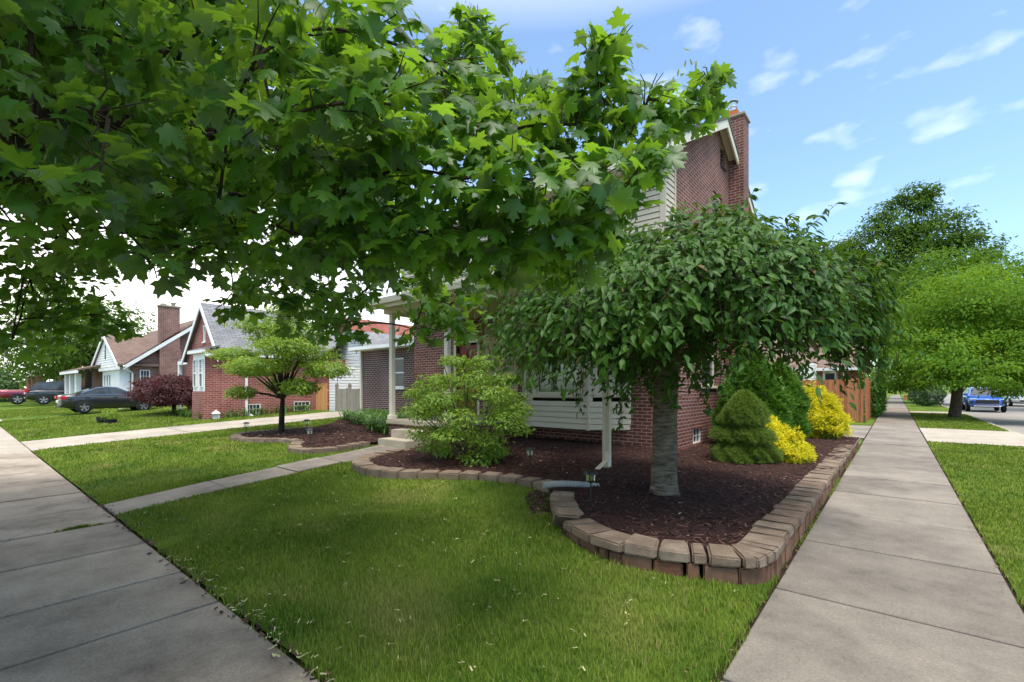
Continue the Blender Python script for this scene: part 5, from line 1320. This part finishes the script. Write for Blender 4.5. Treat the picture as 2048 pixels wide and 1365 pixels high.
def gold(name, label, c, parts, size, cat='shrub'):
    root = clump_shrub(name, label, cat, c, M_gold, parts, tuft(4, .13, .5), size, stems=6, upright=.75, shell=.78, jag=.12)
    P = []; Dd = []
    for (dx, dy, dz, rx, ry, rz, n) in parts:
        p, d = blob_points(n // 2, (0, 0, 0), (1, 1, 1), .6); p = p * np.array((rx, ry, rz)) * .90 + np.array((c[0] + dx, c[1] + dy, c[2] + dz - rz * .12)); P.append(p); Dd.append(d)
    P = np.concatenate(P); Dd = np.concatenate(Dd); k = P[:, 2] > c[2] + .02; P, Dd = P[k], Dd[k]; n = len(P)
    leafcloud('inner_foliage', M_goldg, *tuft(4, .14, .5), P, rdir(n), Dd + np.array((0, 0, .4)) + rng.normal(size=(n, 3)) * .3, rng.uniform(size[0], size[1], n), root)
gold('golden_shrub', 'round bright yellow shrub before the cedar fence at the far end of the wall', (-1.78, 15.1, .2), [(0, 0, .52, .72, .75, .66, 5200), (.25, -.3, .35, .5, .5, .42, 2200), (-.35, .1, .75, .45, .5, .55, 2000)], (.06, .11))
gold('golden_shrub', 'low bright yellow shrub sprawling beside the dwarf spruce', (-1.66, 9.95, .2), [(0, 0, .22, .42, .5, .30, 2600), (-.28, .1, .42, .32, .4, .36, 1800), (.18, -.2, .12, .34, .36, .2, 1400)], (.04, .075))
# daylilies: arching straps
def lilies(name, label, spots, nblade):
    root = thing(name, label, 'plants', (np.mean([s[0] for s in spots]), np.mean([s[1] for s in spots]), .3))
    V = []; Fq = []; b = 0
    for (x, y, zb) in spots:
        for _ in range(nblade):
            a = rng.uniform(0, 6.283); ln = rng.uniform(.45, .8); w = rng.uniform(.012, .02); rise = rng.uniform(.7, .95)
            bx, by = x + rng.normal() * .09, y + rng.normal() * .09; dx, dy = math.cos(a), math.sin(a)
            for t_ in (0, .3, .6, .85, 1.0):
                rr = ln * .75 * t_ ** 1.3; zz = zb + ln * (rise * t_ * 1.5 - rise * 1.05 * t_ * t_); ww = w * (1 - t_ ** 3 * .95)
                V += [(bx + dx * rr - dy * ww, by + dy * rr + dx * ww, zz), (bx + dx * rr + dy * ww, by + dy * rr - dx * ww, zz)]
            for q in range(4): Fq.append((b + 2 * q, b + 2 * q + 1, b + 2 * q + 3, b + 2 * q + 2))
            b += 10
    np_mesh('foliage', V, np.array(Fq).ravel(), np.full(len(Fq), 4), M_lily, root)
rows = [(-9.75 - .42 * i + rng.uniform(-.1, .1), 7.0 + .16 * i + q * .5 + rng.uniform(-.1, .1), ghf(-11, 7.2 + .16 * i) + .06) for i in range(12) for q in range(3)]
lilies('daylilies', 'clump of arching strap leaved daylilies between the left bed and porch', rows, 62)
rows = [(-25.8 + .6 * i, 6.55 + rng.uniform(-.2, .2), .26) for i in range(8)]
lilies('daylilies', 'low green perennials at the foot of the bright brick house', rows, 26)
wdp = [(-21.0 + rng.uniform(-.1, .2), 7.2 + .33 * i, ghf(-21, 7.2 + .33 * i)) for i in range(11)]
lilies('weeds', 'ragged weeds along the side wall of the bright brick house', wdp, 16)
clump_shrub('boxwood', 'rounded clipped green bush on the far verge left of the street tree', 'shrub', (2.0, 52, 0), M_box, [(0, 0, .95, 1.15, 1.15, .95, 5200)], OVALS, (.10, .18), stems=6, shell=.8, jag=.05)
clump_shrub('vine', 'green ivy climbing over the far stretch of cedar fence', 'vine', (-.85, 33, .1), M_arb, [(0, dy, dz, .38, .9, .75, 800) for dy in (-1.4, 0, 1.4, 2.8, 4.2) for dz in (.5, 1.5)], OVALS, (.10, .17), shell=.6, stems=4)
clump_shrub('leafy_shrub', 'bushy green shrub at the far left edge behind the red pickup', 'shrub', (-72, 2.5, .1), M_box, [(0, 0, 1.6, 3.0, 1.6, 1.9, 2600), (3, .6, 1.2, 2, 1.5, 1.4, 1400), (-3, -.6, 2.2, 2.6, 2, 2.4, 1800)], OVALS, (.25, .42), stems=5, shell=.6)

# ---------------------------------------------------------------- background trees
def tree(name, label, base, trunk_h, tr, blobs, m, leaf, n_scale=1.0, bark=None, lean=(0, 0), tmpl=OVALS, cat='tree', droop=0.0, shell=.35, group=None):
    root = thing(name, label, cat, base, 0, group)
    b = Vector(base); fork = b + Vector((lean[0], lean[1], trunk_h)); t_ = MB()
    t_.tube([b - Vector((0, 0, .2)), b + Vector((0, 0, .1)), b.lerp(fork, .35), fork], [tr * 1.5, tr * 1.15, tr, tr * .9], 12)
    P = []; Dd = []; Cn = []
    for (dx, dy, dz, rx, ry, rz) in blobs:
        rz *= 1.3
        c = b + Vector((dx, dy, dz))
        mid = fork.lerp(c, .5) + Vector((0, 0, .12 * (c - fork).length))
        t_.tube(bez(fork - Vector((0, 0, .1)), mid, c, 7), list(L(tr * .5, tr * .08, 7)), 6, cap=False)
        n = int(n_scale * 11 * (rx * ry + rx * rz + ry * rz) / (leaf * leaf))
        # clumps within each bough: leaves gather in sprays with gaps between
        ncl = max(8, int(14 * (rx * ry * rz) ** .4)); cd = rdir(ncl); cp_ = cd * ((shell + (1 - shell) * rng.rand(ncl)) ** .5)[:, None]
        which = rng.randint(0, ncl, n); sp = .23
        p = cp_[which] + rng.normal(size=(n, 3)) * sp * np.array((1, 1, .6))
        P.append(p * np.array((rx, ry, rz)) + np.array(c)); Dd.append(nrm(p))
    t_.build('trunk', bark or M_barkd, root, smooth=True)
    P = np.concatenate(P); Dd = np.concatenate(Dd); n = len(P)
    N = Dd * .6 + np.array((0, 0, .55)) + rng.normal(size=(n, 3)) * .5
    T = Dd * np.array((1, 1, .2)) + np.array((0, 0, -.3 - droop)) + rng.normal(size=(n, 3)) * .5
    leafcloud('crown', m, *tmpl, P, N, T, rng.uniform(leaf * .7, leaf * 1.3, n), root)
    return root
M_t1 = leaf_mat('street tree leaves', (0.055, 0.140, 0.012), (0.135, 0.255, 0.024), (0.34, 0.54, 0.03), .34, .55, ns=.5, spec=.1)
M_t2 = leaf_mat('mid green tree leaves', (0.050, 0.125, 0.014), (0.120, 0.220, 0.024), (0.24, 0.42, 0.03), .30, .6, ns=.3, spec=.08)
M_t3 = leaf_mat('far dark tree leaves', (0.052, 0.112, 0.018), (0.120, 0.195, 0.030), (0.18, 0.31, 0.03), .26, .65, ns=.25, spec=.06)
tree('street_tree', 'bright green street tree with low drooping boughs on the right verge', (2.35, 33.0, 0), 1.9, .23,
     [(-.9, -2.6, 3.0, 1.5, 1.6, .9), (.6, -3.0, 2.7, 1.5, 1.5, .9), (2.4, -1.6, 3.3, 1.7, 1.7, 1.1), (-1.5, 0, 4.0, 1.6, 2.0, 1.2), (.5, -.4, 5.2, 2.2, 2.2, 1.5), (2.6, .5, 4.8, 2.0, 2.0, 1.4), (-.6, 1.6, 5.8, 2.0, 2.2, 1.4), (1.2, 2, 6.4, 2.0, 2, 1.2), (4.2, -.6, 3.6, 1.5, 1.6, 1.2), (-2.0, -1.2, 2.6, 1.0, 1.4, .9), (3.6, -2.8, 2.6, 1.3, 1.3, .8), (1.5, -3.4, 2.0, 1.2, 1.2, .6), (-.6, -3.6, 2.1, 1.0, 1.0, .55), (3.0, -1.2, 2.1, 1.3, 1.2, .6), (-1.9, .8, 2.2, 1.0, 1.3, .7)], M_t1, .17, 1.25, M_barkd, (.15, .1), OVAL, shell=.15, droop=.35)
tree('street_tree', 'second green street tree crown beyond the first along the street', (2.2, 62, 0), 3.0, .3,
     [(-2, -2, 6, 3.4, 3, 2.4), (2.0, 0, 8, 4.0, 3.4, 2.8), (-1.5, 2, 10, 3.4, 3, 2.6), (4.5, -2, 6.5, 3.4, 2.6, 2.4), (1.5, 0, 12, 3.4, 2.6, 2.2), (-3.5, 1, 7.5, 2.6, 2.4, 2.2), (5.5, 0, 11, 3.2, 3, 2.4), (7.0, 0, 8.5, 3, 3, 2.4)], M_t2, .34, 1.8, M_bark)
tree('tall_tree', 'tall dark feathery tree rising above the others at the right', (-1.5, 82, 0), 6, .5,
     [(0, 0, 12, 6, 4, 3.4), (-4, 0, 16, 4.2, 3, 2.6), (3.5, 0, 17, 4.6, 3, 2.8), (-.5, 0, 20.5, 4.6, 3, 2.6), (5.6, 0, 22, 3.6, 2.4, 2.0), (-4.2, 0, 20.5, 3.0, 2, 1.5), (2.2, 0, 24.5, 3.6, 2.4, 2.0), (8.0, 0, 19, 3.2, 2.2, 1.8), (-7.0, 0, 17.5, 2.6, 2, 1.3), (3.8, 0, 27.0, 2.1, 1.5, 1.3), (8, 0, 15, 3.4, 3, 2.2), (-5, 0, 12, 3.5, 3, 2.5)], M_t3, .48, 2.9, M_bark, tmpl=OVALS)
tree('street_tree', 'big green tree across the street at the right picture edge', (13.5, 50, 0), 3, .35,
     [(0, 0, 6, 4, 4, 2.6), (-3.5, -2, 7.5, 3.4, 3.2, 2.6), (-2.0, 0, 10.5, 3.6, 3.4, 2.6), (1.5, 0, 12, 3.8, 3.5, 2.8), (-5.5, 1, 6.5, 2.6, 2.6, 2.0), (2, 0, 15.5, 3.2, 2.8, 2.2), (0, -3, 4.5, 2.6, 2.6, 1.6), (-1, 0, 14, 2.8, 2.6, 2)], M_t2, .30, 1.1, M_barkd)
tree('street_tree', 'bright tree close to the right picture edge across the street', (12.6, 31, 0), 2.6, .28,
     [(0, 0, 5, 2.6, 2.6, 1.8), (-2.2, -.5, 5.2, 1.9, 2, 1.5), (-1.2, 0, 7.2, 2.2, 2.2, 1.6), (.8, 0, 8.2, 2.2, 2.2, 1.5), (-3.2, 1, 4.0, 1.4, 1.6, 1.0)], M_t1, .24, .8, M_barkd)
tree('garden_tree', 'green tree in the back yard between the golden shrub and tall tree', (-9.5, 62, 0), 3, .3,
     [(0, 0, 6, 4, 3.5, 3), (2.8, -1, 6.5, 3, 3, 2.2), (4.5, 0, 5, 2.4, 2.4, 2), (1, 0, 9, 3, 3, 2), (-4, 0, 7.5, 3, 3, 2.4)], M_t2, .34, .75, M_barkd)
tree('dark_tree', 'large dark spreading tree at the far left above the parked cars', (-54.5, 8.2, .2), 3.2, .75,
     [(0, 0, 6, 4, 3.5, 2.6), (-5, -1.5, 6.0, 4, 3.5, 2.8), (-10, -3, 5.5, 3.6, 3.2, 2.4), (-4, -2.5, 4.4, 3.2, 2.6, 1.4), (1.5, -1, 4.6, 2.4, 2.2, 1.2), (-1.0, -2.2, 8.5, 3.5, 3, 2), (4, 0, 6.6, 2.6, 2.6, 1.6)], M_t3, .40, .8, M_bark)
tree('dark_tree', 'distant dark tree behind the brown roof of the gabled house', (-62, 26, .4), 4, .4,
     [(0, 0, 7.5, 5, 4, 2.6), (7, 0, 7, 4.5, 4, 2.2), (-6, 0, 7.6, 4, 4, 2.4)], M_t3, .45, .7, M_bark)
wd_ = thing('far_trees', 'far line of trees closing the street at the left', 'trees', (-150, 10, 0))
wd_['kind'] = 'stuff'
n = 9000; P = np.stack([-150 + rng.normal(size=n) * 4, rng.uniform(-50, 60, n), np.abs(rng.normal(size=n)) * 4.0 + 1], 1)
leafcloud('foliage', M_t3, *OVALS, P, rdir(n) + np.array((.3, 0, .5)), rdir(n), rng.uniform(.9, 1.6, n), wd_)
wd_ = thing('far_trees', 'far line of trees closing the street at the right', 'trees', (0, 170, 0)); wd_['kind'] = 'stuff'
n = 9000; P = np.stack([rng.uniform(-60, 70, n), 170 + rng.normal(size=n) * 4, np.abs(rng.normal(size=n)) * 4.2 + .6], 1)
leafcloud('foliage', M_t2, *OVALS, P, rdir(n) + np.array((0, -.3, .5)), rdir(n), rng.uniform(.9, 1.6, n), wd_)

# ---------------------------------------------------------------- vehicles (built along +Y, nose at +Y)
def wheel(root, x, y, r, w, sgn, spokes=5):
    tm = MB(); n = 24
    prof = [(r * .62, -w / 2), (r * .93, -w / 2), (r, -w * .36), (r, w * .36), (r * .93, w / 2), (r * .62, w / 2)]
    for rr, ww in prof:
        for k in range(n):
            a = 2 * math.pi * k / n; tm.v.append((x + ww, y + rr * math.cos(a), r + rr * math.sin(a)))
    for i in range(len(prof) - 1):
        for k in range(n):
            a = i * n + k; b = i * n + (k + 1) % n; tm.f.append((a, b, b + n, a + n))
    wh = tm.build('wheel', M_rubber, root, smooth=True, local=True)
    rm = MB(); xo = x + sgn * (w / 2 - .015)
    for k in range(spokes):
        a = 2 * math.pi * k / spokes + .3; ca, sa = math.cos(a), math.sin(a); da = .16
        pts = [(.06, -1.2), (.06, 1.2), (.62 * 1, .20), (.62 * 1, -.20)]
        q = []
        for rr, da_ in pts:
            ang = a + da_ * .9 if rr < .1 else a + da_; q.append((xo, y + rr * r * math.cos(ang), r + rr * r * math.sin(ang)))
        rm.prism(q, (-sgn * .03, 0, 0))
    for k in range(n):
        a, b = 2 * math.pi * k / n, 2 * math.pi * (k + 1) / n
        rm.poly([(xo, y + .60 * r * math.cos(a), r + .60 * r * math.sin(a)), (xo, y + .60 * r * math.cos(b), r + .60 * r * math.sin(b)), (xo + sgn * .01, y + .68 * r * math.cos(b), r + .68 * r * math.sin(b)), (xo + sgn * .01, y + .68 * r * math.cos(a), r + .68 * r * math.sin(a))])
    rm.build('rim', M_rim, wh, local=True)
    dk = MB(); xi = xo - sgn * .06
    dk.poly([(xi, y + .62 * r * math.cos(2 * math.pi * k / n), r + .62 * r * math.sin(2 * math.pi * k / n)) for k in range(n)]); dk.build('brake_disc', M_black, wh, local=True)
def car(name, label, loc, rz, paintm, st, gh_, wheels, W, r, extras):
    """st: stations (y, z_bottom, z_belt, half width); gh_: cabin side profile (y, z) rear base, rear roof, front roof, front base"""
    root = thing(name, label, 'truck' if 'pickup' in name else 'car', loc, rz)
    b = MB(); secs = []
    for (y, zb, zt, hw) in st:
        zs = zb + .12; zm = zb + (zt - zb) * .62
        prof = [(hw * .80, zb), (hw * .97, zs), (hw, zm), (hw * .95, zt - .05), (hw * .82, zt + .015), (0, zt + .035)]
        secs.append([(p[0], y, p[1]) for p in prof] + [(-p[0], y, p[1]) for p in prof[-2::-1]])
    k = len(secs[0])
    for s in secs: b.v += s
    for i in range(len(secs) - 1):
        for j in range(k - 1):
            a = i * k + j; b.f.append((a, a + k, a + k + 1, a + 1))
        b.f.append((i * k + k - 1, (i + 1) * k + k - 1, (i + 1) * k, i * k))
    b.f.append(tuple(range(k))); e = (len(secs) - 1) * k; b.f.append(tuple(e + j for j in range(k - 1, -1, -1)))
    body = b.build('body', paintm, root, smooth=True, local=True)
    md = body.modifiers.new('smooth', 'SUBSURF'); md.levels = 2; md.render_levels = 2
    # cabin
    wb, wr = W * .90, W * .70
    (ya, za), (yb, zb), (yc, zc), (yd, zd) = gh_
    c = MB(); hy = (yb + yc) / 2
    A1 = [(wb, ya, za), (wr, yb, zb), (wr * .99, hy, max(zb, zc) + .035), (wr, yc, zc), (wb, yd, zd)]
    A2 = [(-p[0], p[1], p[2]) for p in A1]
    c.poly(A1); c.poly(A2[::-1])
    for i in range(4): c.poly([A1[i], A2[i], A2[i + 1], A1[i + 1]][::-1])
    cab = c.build('cabin', paintm, root, local=True, bevel=.05, segs=3, smooth=True)
    # glass panels, a few millimetres proud
    def inset(poly, f, off):
        P = [Vector(p) for p in poly]; ctr_ = sum(P, Vector()) / len(P); nn = (P[1] - P[0]).cross(P[2] - P[0]).normalized()
        if nn.dot(ctr_ - Vector((0, hy, (za + zb) / 2))) < 0: nn = -nn
        return [ctr_ + (p - ctr_) * f + nn * off for p in P]
    g = MB(); g.poly(inset([A1[3], A2[3], A2[4], A1[4]], .86, .012)); g.build('windshield', M_glass, cab, local=True)
    g = MB(); g.poly(inset([A1[0], A2[0], A2[1], A1[1]], .82, .012)); g.build('rear_window', M_glass, cab, local=True)
    for A_, sgn in ((A1, 1), (A2, -1)):
        ym = ya * .48 + yd * .52
        def at_(y, t_):
            lo = Vector((wb * sgn, y, za + (zd - za) * (y - ya) / (yd - ya)))
            # roof line height at y
            pr3 = [(p[1], p[2], abs(p[0])) for p in A1]
            for q0, q1 in zip(pr3[:-1], pr3[1:]):
                if q0[0] <= y <= q1[0] or q0[0] >= y >= q1[0]:
                    f = (y - q0[0]) / (q1[0] - q0[0] + 1e-9); hi = Vector((sgn * (q0[2] + (q1[2] - q0[2]) * f), y, q0[1] + (q1[1] - q0[1]) * f)); break
            return lo.lerp(hi, t_)
        segs_ = [(ya + .22 * (yb - ya) + .12, ym - .04), (ym + .04, yd - .30 * (yd - yc))]
        tr = MB()
        for y0, y1 in segs_:
            g = MB(); n = 6; lo = []; hi = []
            for q in range(n + 1):
                y = y0 + (y1 - y0) * q / n; a_ = at_(y, .10); b_ = at_(y, .86)
                lo.append(a_ + Vector((sgn * .014, 0, .002))); hi.append(b_ + Vector((sgn * .014, 0, .006)))
            for q in range(n): g.poly([lo[q], lo[q + 1], hi[q + 1], hi[q]])
            g.build('side_window', M_glass, cab, local=True)
        if extras.get('chrome'):
            pts = [at_(y, .93) + Vector((sgn * .02, 0, .0)) for y in L(segs_[0][0] - .05, segs_[1][1] + .1, 12)]; tr.tube(pts, .016, 5)
            pts = [at_(y, .06) + Vector((sgn * .02, 0, .0)) for y in L(segs_[0][0] - .1, segs_[1][1] + .2, 6)]; tr.tube(pts, .012, 5)
            tr.build('window_trim', M_chrome, cab, local=True)
        mr = MB(); mr.box(min(sgn * wb, sgn * (wb + .2)), max(sgn * wb, sgn * (wb + .2)), yd - .28, yd - .14, zd + .02, zd + .17); mr.build('mirror', paintm, root, local=True, bevel=.03)
        hd = MB()
        for yy in (segs_[0][0] + .1, segs_[1][0] + .12): hd.box(min(sgn * W * .975, sgn * W * 1.0), max(sgn * W * .975, sgn * W * 1.0), yy, yy + .2, za - .14, za - .11)
        hd.build('door_handle', M_chrome if extras.get('chrome') else paintm, root, local=True)
    for y in wheels:
        for sgn in (1, -1):
            ac = MB(); n = 20; xo = sgn * (W + .004)
            ac.poly([(xo, y + r * 1.17 * math.cos(2 * math.pi * q / n), max(.18, r + r * 1.17 * math.sin(2 * math.pi * q / n))) for q in range(n)]); ac.build('wheel_arch', M_black, root, local=True)
            wheel(root, sgn * (W - .085), y, r, .21, sgn, extras.get('spokes', 5))
    yf, yr = st[-1][0], st[0][0]
    for nm, mt, x0, x1, y0, y1, z0, z1 in extras['boxes']:
        for sgn in ((1, -1) if x0 > 0 else (1,)):
            q = MB(); q.box(min(sgn * x0, sgn * x1), max(sgn * x0, sgn * x1), y0, y1, z0, z1); q.build(nm, mt, root, local=True, bevel=.012, segs=1)
    return root
P_black = paint('black car paint', (0.022, 0.023, 0.026)); P_blue = paint('bright blue car paint', (0.010, 0.12, 0.55)); P_red = paint('maroon truck paint', (0.22, 0.010, 0.035)); P_wht = paint('white car paint', (0.6, 0.6, 0.6))
sed_st = [(-2.30, .42, .92, .62), (-2.22, .30, 1.00, .80), (-1.7, .22, 1.02, .90), (-.8, .20, .98, .92), (.4, .20, .95, .92), (1.3, .21, .90, .91), (1.95, .24, .78, .86), (2.28, .30, .66, .74), (2.38, .38, .60, .55)]
car('parked_car', "shiny black sedan parked in the driveway left of the dark red maple", (-32.9, 5.55, ghf(-32.7, 5.1) + .02), R(2), P_black, sed_st, [(-1.75, .98), (-.75, 1.42), (.15, 1.43), (1.18, .93)], (-1.35, 1.38), .92, .33,
    dict(chrome=True, boxes=[('tail_lamp', M_red, .50, .86, -2.33, -2.05, .78, .93), ('headlamp', M_lens, .45, .78, 2.16, 2.30, .56, .66), ('plate', M_white, -.26, .26, -2.36, -2.31, .58, .70), ('bumper', M_black, -.7, .7, -2.34, -2.22, .34, .44)])).scale = (.9, .9, .95)
suv_st = [(-2.35, .45, 1.05, .78), (-2.28, .36, 1.10, .90), (-1.6, .28, 1.12, .96), (0, .26, 1.10, .97), (1.2, .28, 1.07, .96), (1.9, .30, 1.00, .92), (2.25, .36, .86, .82), (2.34, .42, .76, .66)]
car('parked_car', 'black sport utility vehicle parked behind the sedan at the far left', (-50.0, 5.9, ghf(-50, 5.9) + .02), R(-4), P_black, suv_st, [(-2.2, 1.1), (-1.75, 1.70), (.25, 1.74), (1.15, 1.08)], (-1.4, 1.42), .97, .38,
    dict(chrome=False, boxes=[('tail_lamp', M_red, .70, .93, -2.38, -2.2, .95, 1.25), ('headlamp', M_lens, .5, .84, 2.12, 2.26, .72, .84), ('plate', M_white, -.26, .26, -2.42, -2.36, .8, .92), ('bumper', M_chrome, -.8, .8, -2.42, -2.34, .48, .58)]))
pk_st = [(-2.9, .52, 1.12, .88), (-2.82, .46, 1.14, .97), (-1.5, .42, 1.13, .99), (-.3, .40, 1.12, .99), (.9, .40, 1.13, .99), (1.9, .42, 1.12, .98), (2.6, .44, 1.06, .94), (2.9, .52, .96, .80)]
car('parked_pickup', 'dark red pickup truck parked at the left picture edge', (-53.6, 5.2, ghf(-53, 5.2) + .02), R(-2), P_red, pk_st, [(-.35, 1.12), (-.1, 1.80), (1.0, 1.82), (1.75, 1.1)], (-1.85, 1.9), .99, .41,
    dict(chrome=False, boxes=[('tail_lamp', M_red, .80, .96, -2.95, -2.8, .85, 1.08), ('bumper', M_chrome, -.9, .9, -3.0, -2.9, .5, .68), ('headlamp', M_lens, .55, .85, 2.74, 2.86, .82, .96)]))
car('parked_car', 'bright blue sport utility vehicle parked facing us by the right kerb', (4.75, 46.6, -.10), R(180), P_blue, suv_st, [(-2.2, 1.1), (-1.7, 1.60), (.25, 1.66), (1.25, 1.08)], (-1.4, 1.42), .95, .37,
    dict(chrome=False, boxes=[('grille', M_black, -.55, .55, 2.30, 2.40, .60, .84), ('emblem', M_chrome, -.1, .1, 2.40, 2.42, .83, .87), ('headlamp', M_black, .60, .86, 2.12, 2.30, .58, .76), ('running_lamp', M_lens, .56, .88, 2.20, 2.30, .86, .90), ('bumper', M_rim, -.66, .66, 2.26, 2.38, .38, .44), ('chin_trim', M_chrome, -.56, .56, 2.28, 2.39, .53, .56), ('roof_rail', M_black, .60, .64, -1.6, .2, 1.66, 1.69)]))
car('parked_car', 'pale car parked across the street behind the blue vehicle', (8.8, 62, -.10), R(180), P_wht, sed_st, [(-1.75, .98), (-.75, 1.42), (.15, 1.43), (1.18, .93)], (-1.35, 1.38), .92, .33,
    dict(chrome=False, boxes=[('headlamp', M_lens, .45, .78, 2.16, 2.30, .56, .66), ('grille', M_black, -.4, .4, 2.34, 2.42, .42, .56)]))

# ---------------------------------------------------------------- small things
def path_light(label, x, y, z, tilt=0.0):
    r_ = thing('path_light', label, 'path light', (x, y, z), group='solar path lights in the beds')
    s = MB(); s.tube([(x, y, z - .1), (x + tilt * .3, y, z + .28)], .009, 6); s.build('stake', M_black, r_)
    hx = x + tilt * .3
    h = MB(); h.lathe([(.02, .27), (.045, .28), (.05, .36), (.02, .365)], (hx, y, z), 10); h.build('lens', M_glassc, r_)
    c_ = MB(); c_.lathe([(.02, .366), (.085, .372), (.07, .395), (.02, .41)], (hx, y, z), 12); c_.build('cap', M_black, r_)
path_light('black solar light leaning at the left tip of the small tree bed', -13.5, 5.05, .22, .3)
path_light('black solar light standing mid bed right of the small tree', -12.1, 6.05, .30)
path_light('black solar light by the inner curve of the left bed edging', -10.0, 5.1, .24, -.2)
path_light('small solar light in dark mulch between lime shrub and downspout', -4.35, 5.7, .22)
path_light('solar light just inside the tall wall left of the cherry trunk', -2.62, 4.55, .22)
cpi = MB(); pth = bez((-3.40, 4.74, .325), (-3.30, 5.0, .345), (-3.06, 5.5, .235), 40)
cpi.tube(pth, [.043 if i % 2 else .036 for i in range(40)], 12); tag(cpi.build('drain_pipe', M_pipe, smooth=False), 'grey corrugated drain pipe end lying over the wall gap', 'drain pipe')
ln_ = thing('garden_lantern', 'small white lantern on the lawn beside the bright brick house corner', 'lantern', (-20.9, 6.75, .27))
q = MB(); q.box(-21.02, -20.78, 6.63, 6.87, .25, .30); q.build('base', M_white, ln_)
q = MB(); frame(q, front(6.66), -21.0, -20.8, .303, .52, .03, -.02, .01); frame(q, sideP(-20.81), 6.66, 6.85, .303, .52, .03, -.02, .01); q.box(-20.97, -20.83, 6.70, 6.83, .303, .51); q.build('cage', M_white, ln_)
q = MB(); q.lathe([(.17, .523), (.12, .58), (.05, .62), (.03, .66)], (-20.9, 6.75, 0), 8); q.build('cap', M_white, ln_)
pt = thing('planter', 'black planter pots with straggling plant on the neighbour lawn', 'planter', (-23.9, 3.95, .13))
for (dx, dy, r_, h_) in ((-.3, -.15, .17, .28), (.15, .05, .22, .2), (.42, .1, .2, .09)):
    q = MB(); q.lathe([(r_ * .75, 0), (r_, h_), (r_ * .92, h_), (r_ * .88, h_ - .03)], (-23.9 + dx, 3.95 + dy, .12), 14); q.build('pot', M_black, pt)
p, d = blob_points(260, (-23.85, 4.0, .5), (.33, .3, .26), .3); leafcloud('foliage', M_lime2, *OVALS, p, d + np.array((0, 0, .5)), d + np.array((0, 0, .3)), rng.uniform(.07, .13, len(p)), pt)
hy = thing('fire_hydrant', 'small red fire hydrant beside the far end of the right sidewalk', 'hydrant', (1.0, 78, 0))
q = MB(); q.lathe([(.16, 0), (.16, .06), (.11, .07), (.11, .5), (.14, .52), (.14, .56), (.10, .66), (.03, .72)], (1.0, 78, 0), 12); q.build('body', M_clay, hy); q = MB(); q.tube([(.78, 78, .42), (1.22, 78, .42)], .06, 8); q.build('nozzle', M_clay, hy)
sg = thing('construction_barrel', 'orange traffic barrel on the far side of the street', 'traffic barrel', (11.2, 70, -.1))
oc = simple('orange plastic', (0.75, 0.16, 0.04), .5); q = MB(); q.lathe([(.30, 0), (.30, .1), (.27, .1), (.24, .9), (.2, 1.0), (.05, 1.02)], (11.2, 70, -.1), 12); q.build('body', oc, sg)
q = MB(); q.lathe([(.268, .3), (.263, .45), (.255, .45)], (11.2, 70, -.1), 12); q.lathe([(.256, .6), (.25, .75), (.245, .75)], (11.2, 70, -.1), 12); q.build('reflector', M_white, sg)
